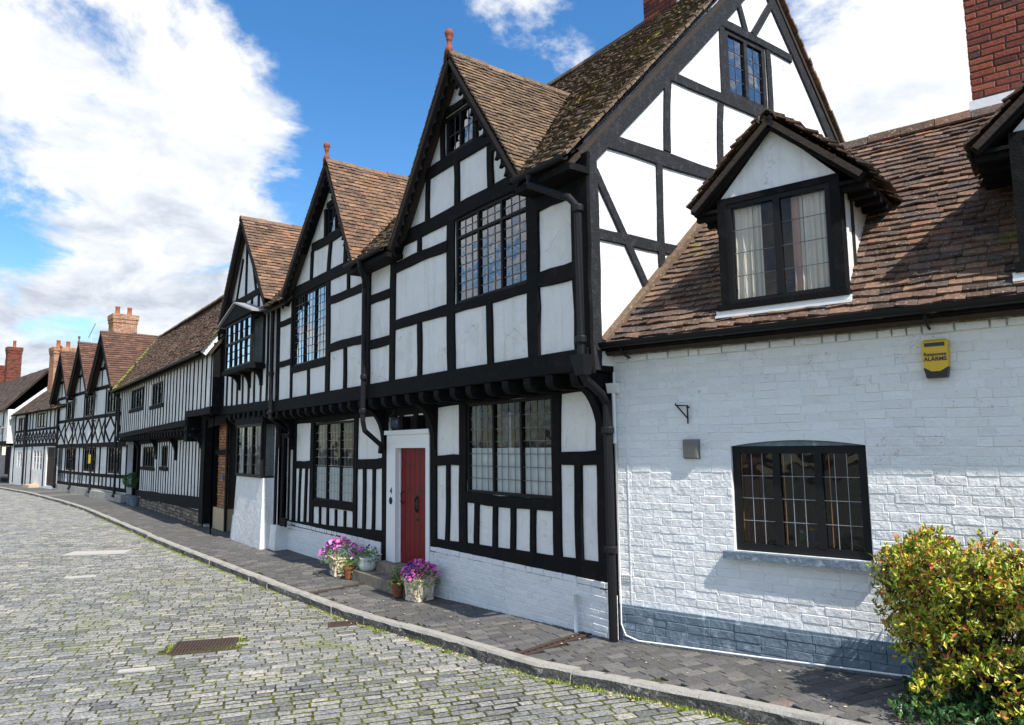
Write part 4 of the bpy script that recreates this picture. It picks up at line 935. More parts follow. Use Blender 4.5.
# mortar fillet and tiles against the house end
m = MB(); a, b = Vector(C.p(cd(.2)-.03, .2, 3.10)), Vector(C.p(cd(-2.3)-.03, -2.3, 5.57))
off = Vector((.09, .0, 0)); up_ = Vector((0, 0, .09)); bz = Vector((0, 0, -.03))
m.hexa([tuple(a+bz), tuple(a+off+bz), tuple(b+off+bz), tuple(b+bz)], [tuple(a+up_), tuple(a+off+up_*.55), tuple(b+off+up_*.55), tuple(b+up_)]); m.build('fillet', 'tiles_gable', H2)
gutter(C.p(.08, .255, 3.12), C.p(SE, .255, 3.13), H2, .055)
m = MB(); m.fbox(C, .03, SE, .05, .2, 3.05, 3.075); m.build('eaves_board', 'timber_black', H2)
for s in (.3, 3.0):
    m = MB(); m.tube([C.p(s, .25, 3.06), C.p(s, .2, 3.0), C.p(s, .06, 2.97)], .012, 6); m.build('gutter_bracket', 'metal_black', H2)
m = MB(); m.tube([C.p(.1, .03, .55+1.6), C.p(.1, .04, .30), C.p(.16, .06, .2), C.p(.3, .065, .17), C.p(1.5, .065, .215), C.p(3.4, .065, .30)], .009, 6); m.build('conduit', 'white_paint', H2, True)
m = MB(); m.hexa([C.p(.03, -.0, 2.62), C.p(.15, -.0, 2.62), C.p(.15, .07, 2.62), C.p(.03, .07, 2.62)], [C.p(.03, 0, 2.72), C.p(.15, 0, 2.72), C.p(.15, .1, 2.72), C.p(.03, .1, 2.72)]); m.tube([C.p(.09, .045, 2.62), C.p(.09, .045, 2.1)], .02, 8); m.build('conduit', 'white_paint', H2)
def vent(s0, s1, z0, z1):
    m = MB(); m.fbox(C, s0, s1, .0, .012, z0, z1); o = m.build('air_vent', 'painted_brick' if z0 > .6 else 'blue_grey_paint', H2)
    k = MB(); n = max(3, int((s1-s0)/.02))
    for i in range(n):
        x = s0+(s1-s0)*(i+.3)/n
        k.fbox(C, x, x+.009, .011, .0135, z0+.012, (z0+z1)/2-.005); k.fbox(C, x, x+.009, .011, .0135, (z0+z1)/2+.005, z1-.012)
    k.build('vent_slots', 'dark_plastic', o)
vent(.05, .21, .72, .78)
class Cp(Fr): pass
def dormer(ds, mat='tiles_cottage', seed=50, curt=True):
    a, b, mid = 1.29+ds, 2.40+ds, 1.845+ds
    dz = lambda d: 3.08+(.2-d)*rt
    root = bpy.data.objects.new('dormer', None); COL.objects.link(root); root.parent = H2; root.location = Vector(C.p(mid, 0, 3.4))-Vector(H2.location)
    if not curt: pass
    # corner posts, head and sill
    m = MB(); m.fbox(C, a, a+.085, -.12, .03, 3.36, 4.42); m.fbox(C, b-.085, b, -.12, .03, 3.36, 4.42); m.fbox(C, a+.085, b-.085, -.12, .0275, 4.36, 4.42); m.fbox(C, a-.03, b+.03, -.12, .075, 3.33, 3.385); m.build('dormer_frame', 'timber_black', root)
    m = MB(); m.prism(C, [(a+.02, 4.42), (b-.02, 4.42), (mid, 5.0)], -.1, .0); m.build('dormer_gable', 'plaster', root)
    for s0, s1 in ((a+.01, a+.05), (b-.05, b-.01)):
        m = MB(); P = C.p; dt = .2-(4.36-3.08)/rt
        tri = [(-.12, 3.3), (-.12, 4.40), (dt-.05, 4.40)]
        m.add([P(s0, d, z) for d, z in tri]+[P(s1, d, z) for d, z in tri], [(0, 1, 2), (5, 4, 3), (0, 3, 4, 1), (1, 4, 5, 2), (2, 5, 3, 0)]); m.build('cheek', 'plaster', root)
    w = window(C, a+.085, b-.085, 3.385, 4.36, 2, 4, 2, root, depth=.0, fw=.045, mw=.06, glass='glass', lead='lead', lw=.006, curtains=[(a+.13, a+.38, 'curtain_cream'), (b-.45, b-.37, 'curtain_pink'), (b-.38, b-.14, 'curtain_cream')] if curt else None, back=.34)
    m = MB(); m.fbox(C, a+.545, a+.557, -.03, .0155, 3.45, 4.27); m.build('putty', 'wood_orange', w)
    # roof
    F = .13; za, ze = 5.1, 4.37; sl_, sr_ = mid-.80, mid+.79; ab = .2-(za-3.08)/rt-.05; eb = .2-(ze-3.08)/rt
    P = C.p; H_ = math.hypot(.8, za-ze); r_ = None
    for k, sf in enumerate((sl_, sr_)):
        o = P(sf, F, ze); e = Vector(P(sf, F-1, ze))-Vector(o); up = Vector(P(mid, F, za))-Vector(o)
        r_ = roofplane(o, e, up, [(0, 0), (F-eb, 0), (F-ab, H_), (0, H_)], 'dormer_roof', mat, root, tw=.16, g=.095, th=.016, seed=seed+k, jit=2.2)
    ridge(P(mid, F+.02, za), P(mid, ab, za), r_, mat, seg=.25, r=.1, peak=.045, seed=seed)
    for sf in (sl_, sr_): barge(C, sf, ze-.03, mid, za-.035, .085, F-.07, F-.03, root)
    m = MB()
    for sf in (sl_, sr_): m.add([P(sf, F-.03, ze-.05), P(mid, F-.03, za-.08), P(mid, -.1, za-.08), P(sf, -.1, ze-.05)], [(0, 1, 2, 3)])
    m.build('soffit', 'timber_black', root)
    for sf, st in ((sl_, a), (sr_, b)):     # eaves plates and rafter feet
        m = MB(); q0, q1 = sorted((sf+.02*(1 if sf < mid else -1), st)); m.fbox(C, q0, q1, -.9, F-.08, ze-.075, ze-.045)
        for dd in (0, -.25, -.5, -.75): m.fbox(C, q0, q1, dd-.06, dd, ze-.12, ze-.076)
        m.build('dormer_eaves', 'timber_black', root)
    m = MB(); m.fbox(C, a-.05, b+.04, .02, .075, 3.262, 3.285); m.fbox(C, a-.05, b+.04, -.05, .04, 3.285, 3.335); m.build('flashing', 'white_paint', root)
    return root
dormer(0, seed=51); dormer(2.33, seed=61)
x, y, _ = C.p(3.74, -2.72, 0); chimney(x-.52, x+.52, y-.38, y+.38, 5.2, 8.2, 'chimney', 'brick_red', H2, deg=15, cap=.14)
m = MB(); m.fbox(C, 3.2, 4.3, -2.33, -2.24, 5.5, 5.67); m.build('flashing', 'white_paint', H2)

# wall-mounted things
def alarm():
    t = thing('alarm_box', C.p(3.02, .03, 2.57), 'yellow and black burglar alarm box high on the white brick wall', 'alarm box')
    s0, s1, z0, z1 = 2.925, 3.125, 2.58, 2.885; P = C.p; m = MB()
    m.hexa([P(s0+.01, .004, z0+.085), P(s1-.01, .004, z0+.085), P(s1-.015, .075, z0+.085), P(s0+.015, .075, z0+.085)], [P(s0, .004, z1-.02), P(s1, .004, z1-.02), P(s1-.01, .07, z1-.02), P(s0+.01, .07, z1-.02)])
    m.hexa([P(s0, .004, z1-.02), P(s1, .004, z1-.02), P(s1-.01, .07, z1-.02), P(s0+.01, .07, z1-.02)], [P(s0+.02, .004, z1), P(s1-.02, .004, z1), P(s1-.03, .05, z1), P(s0+.03, .05, z1)])
    mid = (s0+s1)/2; pts = [(s0+.012, z0+.085), (s0+.03, z0+.075), (mid-.03, z0+.05), (mid+.03, z0+.05), (s1-.03, z0+.075), (s1-.012, z0+.085)]
    m.prism(C, pts, .004, .0745); m.build('cover', 'yellow_plastic', t)
    m = MB(); m.hexa([P(s0+.025, .004, z0), P(s1-.025, .004, z0), P(s1-.03, .062, z0), P(s0+.03, .062, z0)], [P(s0+.01, .004, z0+.08), P(s1-.01, .004, z0+.08), P(s1-.014, .072, z0+.08), P(s0+.014, .072, z0+.08)]); m.build('base', 'dark_plastic', t)
    m = MB(); m.hexa([P(s0+.03, .06, z1-.058), P(s1-.03, .06, z1-.058), P(s1-.03, .0755, z1-.058), P(s0+.03, .0755, z1-.058)], [P(s0+.03, .06, z1-.028), P(s1-.03, .06, z1-.028), P(s1-.03, .0735, z1-.028), P(s0+.03, .0735, z1-.028)]); m.build('strobe', 'dark_plastic', t)
    rot = (rad(90), 0, rad(15))
    text('lettering', 'Response', .040, P(mid, .0765, z0+.172), rot, 'dark_plastic', t, .001, .0006); text('lettering', 'ALARMS', .043, P(mid, .0765, z0+.133), rot, 'dark_plastic', t, .001, .0012)
alarm()
m = MB(); m.tube([C.p(.78, .03, 2.46), C.p(.90, .03, 2.455), C.p(.90, .03, 2.28)], .008, 6); m.tube([C.p(.79, .03, 2.455), C.p(.90, .03, 2.33)], .007, 6); m.tube([C.p(.90, .0, 2.44), C.p(.90, .04, 2.44)], .01, 6); m.tube([C.p(.78, .03, 2.46), C.p(.775, .03, 2.48)], .008, 6)
tag(m.build('hanging_bracket', 'metal_black'), 'small black iron bracket on the white wall over the grey box', 'bracket')
t = thing('outlet_box', C.p(.92, .0, 1.93), 'small square grey metal vent box on the white brick wall', 'vent box')
m = MB(); m.hexa([C.p(.835, 0, 1.94), C.p(1.0, 0, 1.94), C.p(.99, .05, 1.955), C.p(.845, .05, 1.955)], [C.p(.835, 0, 2.13), C.p(1.0, 0, 2.13), C.p(.99, .05, 2.12), C.p(.845, .05, 2.12)]); m.build('casing', 'vent_metal', t)
m = MB()
for i in range(7): m.fbox(C, .86, .975, .046, .054, 1.965+i*.021, 1.972+i*.021)
m.build('louvres', 'vent_metal', t); 

# ================================================================== HOUSE WITH THE ORIEL
U3 = Fr(0, 4.85, 0); G3 = Fr(0, 5.1, 0); B3 = Fr(0, 4.86, 0)
H3 = thing('gabled_house', (-17, 5.0, 0), 'narrow gabled house with oriel window, plastered bay and close black studs', 'house', 'timber framed houses of the street')
wallmesh(U3, [(-18.95, 3.0), (-15.0, 3.0), (-15.0, 5.1), (-18.95, 5.1)], [], 'wall', 'plaster', H3, d0=-.15)
wallmesh(U3, [(-18.95, 5.1), (-15.1, 5.1), (-17.1, 7.4)], [], 'wall', 'plaster', H3, d0=-.15)
wallmesh(G3, [(-18.2, -.1), (-15.2, -.1), (-15.2, 3.), (-18.2, 3.)], [], 'wall', 'plaster', H3, d0=-.15)
frame(U3, [(-18.98, 3.05, -15.0, 3.0, .2, 'jetty_beam'), (-18.85, 5.3, -18.85, 3.0, .16, 'post'), (-15.1, 5.1, -15.08, 3., .16, 'post'), (-18.9, 5.12, -15.1, 5.12, .18, 'tie_beam'), (-18.4, 5.62, -15.6, 5.6, .16, 'collar'),
 (-17.9, 5.6, -17.4, 6.6, .1, 'brace'), (-16.3, 5.6, -16.75, 6.6, .1, 'brace'), (-17.1, 5.6, -17.1, 7.2, .12, 'post'), (-17.6, 5.15, -17.6, 5.6, .09, 'stud'), (-17.1, 5.15, -17.1, 5.6, .09, 'stud'), (-16.6, 5.15, -16.6, 5.6, .09, 'stud'), (-16.1, 5.15, -16.1, 5.6, .09, 'stud')], H3)
studs(U3, -18.5, -15.4, .42, 3.1, lambda s: 3.84 if -17.75 < s < -15.45 else 5.05, .15, H3, d1=.01)
wblock(H3, 'jetty_boards', 'timber_black', -18.9, -15.0, 4.87, 5.2, 2.86, 2.92)
joists(U3, -18.2, -15.05, .38, 2.9, 2.72, -.2, .06, H3, w=.14)
for s in (-18.1, -15.2): bracket(G3, s, .15, 2.1, 2.85, .3, H3)
# oriel
OR = Fr(0, 4.56, 0)
window(OR, -17.62, -15.62, 3.9, 4.98, 5, 3, 1, H3, depth=.0, fw=.05, mw=.05, transom=4.5, glass='glass_blue', label='oriel window of ten small panes', lead='timber_black', lw=.02)
m = MB(); m.fbox(U3, -17.72, -15.52, -.02, .34, 3.8, 3.895); m.fbox(U3, -17.68, -17.62, .0, .29, 3.9, 5.0); m.build('oriel_sill', 'timber_black', H3)
window(FrX(-15.6), 4.58, 4.84, 3.9, 4.98, 1, 4, 2, H3, depth=-.01, fw=.03, glass='glass_dark', label='side light of the oriel')
m = MB(); m.prism(U3, [(-17.95, 4.99), (-15.35, 4.99), (-16.65, 5.33)], .0, .36); m.build('oriel_hood', 'timber_black', H3)
m = MB()
for a, b in (((-18.02, 4.98), (-16.65, 5.36)), ((-15.28, 4.98), (-16.65, 5.36))):
    dx, dz = b[0]-a[0], b[1]-a[1]; P = U3.p; m.hexa([P(a[0], .0, a[1]), P(b[0], .0, b[1]), P(b[0], .41, b[1]), P(a[0], .41, a[1])], [P(a[0], .0, a[1]+.035), P(b[0], .0, b[1]+.035), P(b[0], .41, b[1]+.035), P(a[0], .41, a[1]+.035)])
m.build('hood_flashing', 'lead_pale', H3)
for s in (-17.4, -16.6, -15.75): bracket(U3, s, .1, 3.45, 3.8, .28, H3)
# ground bay
m = MB(); P = B3.p
m.hexa([P(-17.6, -.4, -.1), P(-15.5, -.4, -.1), P(-15.5, .05, -.1), P(-17.6, .05, -.1)], [P(-17.5, -.4, 1.46), P(-15.55, -.4, 1.46), P(-15.55, 0, 1.46), P(-17.5, 0, 1.46)]); m.build('bay_base', 'plaster', H3)
m = MB(); m.hexa([P(-17.85, -.4, -.1), P(-17.6, -.4, -.1), P(-17.6, .02, -.1), P(-17.85, .02, -.1)], [P(-17.8, -.4, .55), P(-17.6, -.4, .55), P(-17.6, -.02, .55), P(-17.8, -.02, .55)]); m.build('bay_foot', 'plaster', H3); m = MB()
m.hexa([P(-15.5, -.45, -.1), P(-15.1, -.45, -.1), P(-15.1, -.12, -.1), P(-15.5, -.12, -.1)], [P(-15.5, -.45, .5), P(-15.1, -.45, .5), P(-15.1, -.16, .5), P(-15.5, -.16, .5)]); m.build('bay_foot', 'plaster', H3)
window(B3, -17.48, -15.62, 1.47, 2.63, 3, 5, 2, H3, depth=-.02, fw=.06, mw=.05, glass='glass_dark', lead='lead', lw=.01, label='front lights of the plastered bay')
window(FrX(-15.6), 4.88, 5.2, 1.47, 2.63, 1, 5, 3, H3, depth=-.02, fw=.03, glass='glass_dark', lead='lead', lw=.008, label='dark side light of the bay')
m = MB(); m.fbox(B3, -17.58, -15.54, -.35, .04, 2.63, 2.8); m.fbox(B3, -17.5, -15.6, -.34, -.27, 1.44, 2.63); m.build('bay_head', 'timber_black', H3)
frame(G3, [(-17.62, 2.8, -17.62, .2, .14, 'post')], H3)
# leaning timbers between bay and the neighbour
frame(Fr(0, 5.09, 0), [(-15.35, 2.6, -15.4, .5, .1, 'post'), (-14.95, 2.3, -15.0, .5, .12, 'post'), (-15.05, .62, -14.7, .58, .16, 'sill_beam'), (-15.0, 2.35, -14.6, 2.35, .1, 'rail')], H3)
gable_roof(U3, (-19.2, 4.72), (-17.05, 7.52), (-15.12, 5.22), .2, 6, H3, 'tiles_orange', seed=71, cusps=0, bw=.16, g=.11, tw=.2, fin=False)
wallmesh(FrX(-15.2), [(5.2, -.1), (10.5, -.1), (10.5, 5.1), (5.2, 5.1)], [], 'wall', 'plaster', H3, d0=-.1, d1=-.12)
wblock(H3, 'wall', 'plaster', -18.9, -15.4, 10.4, 10.5, -.1, 7.2)
# passage: brick pier, gate
def passage():
    bricks(Fr(0, 5.2, 0), -20.5, -19.5, .55, 3.0, 'brick_pier', 'brick_orange', H3, seed=81, L=.22)
    m = MB(); m.wbox(-20.5, -19.5, 5.212, 5.6, -.1, 3.0); m.build('pier_core', 'dark_brown', H3)
    m = MB(); m.wbox(-20.55, -19.4, 5.12, 5.4, -.1, .55); m.build('pier_foot', 'cream_clay', H3)
    m = MB(); m.wbox(-19.95, -19.82, 5.14, 5.2, 1.28, 1.42); m.build('meter_box', 'blue_grey_paint', H3)
    frame(Fr(0, 5.15, 0), [(-20.55, 2.0, -19.45, 2.02, .14, 'rail'), (-19.42, 3., -19.42, 0, .14, 'post'), (-18.25, 3., -18.25, 0, .2, 'post'), (-20.6, 3.0, -18.2, 2.75, .18, 'beam')], H3)
    window(Fr(0, 5.5, 0), -19.35, -18.3, .05, 2.7, 2, 5, 2, H3, depth=0, fw=.09, mw=.08, glass='glass_dark', lead='timber_black', lw=.03, label='dark glazed passage door')
    wblock(H3, 'passage_wall', 'plaster', -18.3, -18.2, 5.25, 9, -.1, 3.)
passage()

# ================================================================== LONG LOW HOUSE
U4 = Fr(0, 4.6, 0); G4 = Fr(0, 4.98, 0)
H4 = thing('long_low_house', (-27, 5.0, 0), 'long low house of close black studs over a rubble stone plinth', 'house', 'timber framed houses of the street')
WA, WB = (-31.35, -28.45, 3.62, 4.38), (-27.05, -25.05, 3.55, 4.3)
wallmesh(U4, [(-33.45, 2.64), (-21.5, 2.80), (-21.5, 4.7), (-33.45, 4.7)], [WA, WB], 'wall', 'plaster_far', H4, d0=-.15)
wallmesh(U4, [(-21.5, 3.05), (-18.95, 3.05), (-18.95, 4.7), (-21.5, 4.7)], [], 'wall', 'plaster_far', H4, d0=-.15)
GA, GB = (-30.6, -28.1, 1.45, 2.2), (-27.1, -25.9, 1.5, 2.22)
wallmesh(G4, [(-31., .0), (-20.9, .0), (-20.9, 2.7), (-31., 2.7)], [GA, GB], 'wall', 'plaster_far', H4, d0=-.15)
bricks(G4, -31., -20.95, -.1, .38, 'stone_plinth', 'rubble', H4, L=.3, H=.1, prot=.02, d=.06, seed=91, wave=.03, bd=.08, joint=.02)
m = MB(); m.fbox(G4, -31., -20.95, -.1, .04, -.1, .4); m.build('plinth_core', 'dark_brown', H4)
frame(G4, [(-31.05, .42, -20.9, .62, .3, 'sill_beam'), (-31., 2.42, -20.9, 2.55, .26, 'top_beam')], H4, d1=.07)
frame(G4, [(-20.95, 2.9, -20.95, .1, .42, 'post'), (-31.1, 2.6, -31.1, -.1, .2, 'post'), (-33.3, 2.6, -33.3, -.1, .26, 'post')], H4, d0=-.3, d1=.09)
studs(G4, -30.9, -21.3, .40, .6, 2.35, .13, H4, skip=(GA, GB), d1=.008)
frame(G4, [(-30.7, 1.4, -28.0, 1.4, .12, 'rail'), (-27.2, 1.45, -25.8, 1.45, .12, 'rail')], H4)
window(G4, *GA, 5, 1, 1, H4, depth=.06, fw=.05, mw=.1, glass='glass_dark'); window(G4, *GB, 3, 1, 1, H4, depth=.06, fw=.05, mw=.1, glass='glass_dark')
jz = lambda s: 2.62+(s+33.5)*.014
frame(U4, [(-33.5, 2.66, -21.5, 2.82, .17, 'jetty_beam'), (-21.55, 3.06, -18.9, 3.06, .17, 'jetty_beam'), (-33.4, 4.62, -18.95, 4.68, .16, 'wall_plate')], H4, d1=.05)
studs(U4, -33.3, -21.75, .445, lambda s: jz(s)+.08, 4.6, .145, H4, skip=(WA, WB), lean=.02, d1=.008)
studs(U4, -21.4, -19.1, .46, 3.1, 4.6, .13, H4, lean=.03, d1=.008)
frame(U4, [(-31.45, 3.56, -28.35, 3.56, .13, 'rail'), (-27.15, 3.5, -24.95, 3.5, .13, 'rail')], H4)
window(U4, *WA, 5, 1, 1, H4, depth=.06, fw=.05, mw=.12, glass='glass_dark'); window(U4, *WB, 4, 1, 1, H4, depth=.06, fw=.05, mw=.12, glass='glass_dark')
joists(U4, -33.3, -21.6, .44, 2.6, 2.42, -.35, .05, H4, w=.15)
wblock(H4, 'jetty_boards', 'timber_black', -33.4, -21.0, 4.66, 5.0, 2.62, 2.66)
wblock(H4, 'jetty_boards', 'timber_black', -21.2, -18.95, 4.64, 8.9, 2.98, 3.03)
m = MB(); m.fbox(U4, -21.75, -21.4, -.35, .03, 2.3, 3.0); m.build('bressummer_end', 'timber_black', H4)
frame(G4, [(-21.0, 2.75, -18.95, 2.85, .25, 'beam')], H4)
for s in (-31.1, -27.7, -24.6, -21.15): bracket(G4, s, .16, 1.75, 2.5, .38, H4)
m = MB(); m.fbox(G4, -33.2, -31.15, -.7, -.62, 0, 2.5); m.build('door', 'timber_black', H4)
m = MB(); m.fbox(G4, -33.6, -33.2, -.2, .1, -.1, .42); m.build('post_foot', 'cream_clay', H4)
ER = roofplane((-34., 4.32, 4.55), (1, 0, 0), (0, 1.7, 2.4), [(0, 0), (15.2, 0), (15.2, 2.94), (0, 2.94)], 'roof', 'tiles_brown', H4, tw=.17, g=.1, seed=101, jit=2.5, sag=.14, th=.016)
ridge((-34., 6.02, 6.97), (-18.6, 6.02, 6.95), ER, 'tiles_brown', r=.11)
roofplane((-18.8, 9.2, 4.2), (-1, 0, 0), (0, -3.18, 2.75), [(0, 0), (15.2, 0), (15.2, 4.2), (0, 4.2)], 'roof', 'tiles_brown', H4, tw=.3, g=.2, seed=102)
for xx in (-33.5, -19.0): wallmesh(FrX(xx), [(4.7, -.1), (9., -.1), (9., 4.3), (6.02, 6.85), (4.7, 4.9)] if xx > -20 else [(4.7, 2.6), (9., 2.6), (9., 4.3), (6.02, 6.85), (4.7, 4.9)], [] if xx < -20 else [(4.7, 9., -.1, 3.)], 'wall', 'plaster_far', H4, d0=-.12)
wblock(H4, 'wall', 'plaster_far', -33.5, -19, 8.9, 9.0, -.1, 4.3)
m = MB(); m.wbox(-18.949, -18.9, 4.6, 4.88, 2.98, 4.75); m.build('post', 'timber_black', H4)
barge(FrX(-18.95), 4.3, 4.5, 5.2, 5.75, .14, .0, .05, H4, mat='white_sash', name='verge_board')
barge(FrX(-34.02), 4.3, 4.5, 6.02, 6.95, .14, -.05, .0, H4)
def mossline():
    rr = random.Random(5); m = MB()
    for _ in range(160):
        t = rr.random()**1.2; y, z = 4.32+1.7*t, 4.58+2.4*t; x = -34+abs(rr.gauss(0, .25)); r = rr.uniform(.02, .06)
        m.lathe((x, y, z+.02), [(r, 0), (r*.9, r*.4), (r*.3, r*.7)], 6)
    m.build('moss', 'grass_blade', ER)
mossline()
gutter((-34, 4.27, 4.52), (-19.2, 4.27, 4.5), H4)
pipe([(-33.65, 4.28, 4.5), (-33.65, 4.45, 4.3), (-33.62, 4.55, 4.2), (-33.62, 4.55, 2.5), (-33.5, 4.9, 2.2)], .045, H4)

# ================================================================== TRIPLE GABLED HOUSE
F = Fr(-33.1, 4.81, 5.9); FU = Fr(F.o[0]+.1*F.n[0], F.o[1]+.1*F.n[1], 5.9)
H5 = thing('triple_gabled_house', F.p(-6.5, 0, 0), 'black and white house with three steep gables and crossed diamond braces', 'house', 'timber framed houses of the street')
GWs = [(-11.35, -9.3, 1.08, 2.22), (-7.35, -5.2, 1.1, 2.22), (-2.85, -.85, 1.1, 2.24)]; UWs = [(-11.2, -9.6, 3.65, 4.62), (-7.15, -5.6, 3.7, 4.7), (-3.05, -1.5, 3.7, 4.72)]
wallmesh(F, [(-13.1, .3), (.2, .3), (.2, 2.45), (-13.1, 2.45)], GWs, 'wall', 'plaster_far', H5)
wallmesh(FU, [(-13.5, 2.3), (.2, 2.3), (.2, 4.85), (-13.5, 4.85)], UWs, 'wall', 'plaster_far', H5)
for a in (-3.27, -7.6, -11.84): wallmesh(FU, [(a-2.1, 4.85), (a+2.1, 4.85), (a, 7.2)], [], 'wall', 'plaster_far', H5)
m = MB(); m.fbox(F, -13.2, .25, -.2, .07, -.1, .33); m.build('plinth', 'plinth_stone', H5)
m = MB(); m.fbox(F, -5., .25, .07, .2, -.1, .3); m.build('plinth', 'plinth_stone', H5)
for sp in (.15, -1.0, -3.0, -4.95, -7.5, -9.1, -11.5, -13.05):
    pass
frame(F, [(-13.1, .4, .2, .45, .16, 'sill_beam'), (-13.1, 1.0, .2, 1.0, .14, 'rail')]+[(s, 2.3, s, .4, .15, 'post') for s in (.1, -.75, -2.95, -4.2, -5.1, -7.45, -8.3, -9.2, -11.45, -12.3, -13.0)]+[(s, 1.0, s, .45, .12, 'stud') for s in (-1.5, -2.2, -3.6, -5.9, -6.6, -7.9, -9.9, -10.6, -11.9)], H5)
frame(FU, [(-13.5, 2.33, .2, 2.33, .2, 'jetty_beam'), (-13.5, 3.62, .2, 3.6, .16, 'rail'), (-13.5, 4.86, .2, 4.88, .16, 'wall_plate')]+[(s, 4.85, s, 2.4, .14, 'post') for s in (.1, -1.4, -3.15, -5.5, -7.25, -9.5, -11.3, -13.4)], H5)
cells = [.1, -1.4, -3.15, -4.3, -5.5, -7.25, -8.4, -9.5, -11.3, -13.4]
for i in range(len(cells)-1):
    a, b = cells[i+1], cells[i]; c = (a+b)/2; z0, z1, zc = 2.43, 3.55, 2.99
    if i % 3 == 1:
        for q in ((a, zc, c, z1), (c, z1, b, zc), (b, zc, c, z0), (c, z0, a, zc)): timber(FU, *q, .12, 'brace', H5, d1=.024)
    else:
        timber(FU, a, z0, b, z1, .12, 'brace', H5, d1=.024); timber(FU, a, z1, b, z0, .12, 'brace', H5, d1=.022)
for a in (-3.27, -7.6, -11.84):
    frame(FU, [(a-1.3, 5.75, a+1.3, 5.75, .14, 'collar'), (a, 7.0, a, 5.8, .1, 'post'), (a-.6, 5.8, a, 6.6, .1, 'brace'), (a+.6, 5.8, a, 6.6, .1, 'brace'), (a-.8, 4.9, a-.8, 5.7, .1, 'stud'), (a+.8, 4.9, a+.8, 5.7, .1, 'stud')], H5)
    o = gable_roof(FU, (a-2.25, 4.72), (a, 7.34), (a+2.25, 4.72), .35, 5, H5, 'tiles_red', seed=int(120-a), cusps=0, bw=.3, g=.14, tw=.24, fin=a < -7)
for q in GWs: window(F, *q, 4, 3, 1, H5, depth=.03, fw=.08, mw=.1, glass='glass_dark')
for q in UWs: window(FU, *q, 3, 3, 1, H5, depth=.03, fw=.08, mw=.1, glass='glass_dark')
for s in (-.75, -4.95, -9.1, -12.9):
    x, y, _ = F.p(s, .2, 0); pipe([(x, y, 4.7), (x, y, .3), (x, y-.07, .18)], .06, H5, collars=((x, y, 3.4), (x, y, 1.6)))
m = MB(); m.fbox(F, -13.3, .1, -6., -5.8, -.1, 6.8); m.fbox(F, -13.5, -13.3, -5.8, -.1, -.1, 4.8); m.build('wall', 'plaster_far', H5)
m = MB(); m.fbox(F, -13.4, .1, -5.6, -.1, 4.75, 4.8); m.build('floor', 'interior', H5)
x, y, _ = F.p(-11.0, -2.3, 0); chimney(x-.5, x+.5, y-.6, y+.6, 6., 9.45, 'chimney', 'brick_orange', H5, deg=6, cap=.22, pots=((0, -.3), (0, .3)), ph=.5, seed=7)
t = thing('yellow_sign', F.p(-4.85, .28, 1.5), 'small yellow sign strapped to a downpipe of the triple gabled house', 'sign')
m = MB(); m.fbox(F, -5.1, -4.75, .27, .29, 1.5, 1.9); m.build('sign_plate', 'yellow_plastic', t); m = MB(); m.fbox(F, -5.04, -4.86, .16, .27, 1.62, 1.66); m.fbox(F, -5.04, -4.86, .16, .27, 1.75, 1.79); m.build('clamp', 'metal_black', t)

# ================================================================== FAR HOUSES
K = Fr(-45.9, 3.49, 8.8)
H6 = thing('lattice_fronted_house', K.p(-5.5, 0, 0), 'small black and white house with diamond lattice band, behind which a chimney rises', 'house', 'timber framed houses of the street')
D6 = (-2.9, -1.1, .15, 2.3); W6 = [(-10.2, -8.1, 1.05, 2.1), (-6.0, -3.8, .95, 2.2), (-.95, .1, 1.1, 2.2)]; V6 = [(-10.4, -8.2, 3.35, 4.2), (-5.5, -3.5, 3.45, 4.3), (-1.2, 0, 3.5, 4.3)]
wallmesh(K, [(-11.2, -.1), (.3, -.1), (.3, 4.5), (-11.2, 4.5)], W6+V6+[D6], 'wall', 'plaster_far', H6)
frame(K, [(-11.2, 2.42, .3, 2.45, .2, 'beam'), (-11.2, 3.32, .3, 3.36, .14, 'rail'), (-11.2, 4.42, .3, 4.45, .14, 'wall_plate'), (-11.2, 2.88, .3, 2.9, .05, 'rail')]+[(s, 2.4, s, .1, .16, 'post') for s in (-11.1, -7.6, -6.3, -3.4, .2)]+[(s, 4.4, s, 3.4, .14, 'stud') for s in (-11.1, -7.9, -7.2, -6.5, -5.7, -3.2, -2.4, -1.5, .2)], H6)
s = -11.1
while s < .1:
    timber(K, s, 2.5, s+.8, 3.3, .1, 'brace', H6, d1=.024); timber(K, s+.8, 2.5, s, 3.3, .1, 'brace', H6, d1=.022); timber(K, s+.8, 2.5, s+.8, 3.3, .1, 'stud', H6, d1=.026); s += .8
for q in W6: window(K, *q, 3, 3, 1, H6, depth=.02, fw=.08, mw=.1, glass='glass', fmat='white_sash', lead='white_sash', lw=.04)
for q in V6: window(K, *q, 3, 2, 1, H6, depth=.02, fw=.07, mw=.1, glass='glass_dark')
m = MB(); m.fbox(K, -2.85, -1.15, -.12, -.06, .15, 2.28); m.build('door', 'bark', H6)
m = MB(); m.fbox(K, -5.6, -4.2, .0, .5, -.1, .16); m.build('doorstep', 'cream_clay', H6)
uK = (*K.u, 0)
r6 = roofplane(K.p(-11.2, .3, 4.4), uK, Vector(K.p(0, -2.2, 6.6))-Vector(K.p(0, .3, 4.4)), [(0, 0), (12.6, 0), (12.6, 3.33), (0, 3.33)], 'roof', 'tiles_dark', H6, tw=.26, g=.15, seed=131, jit=2)
m = MB(); m.prism(FrX(0), [(0, 0), (.1, 0), (.1, .1)], 0, .01)
a, b = K.p(-11.35, .35, 4.35), K.p(-11.35, -2.2, 6.65); a, b = Vector(a), Vector(b); w_ = Vector(uK)*.28; h_ = Vector((0, 0, .22)); m = MB()
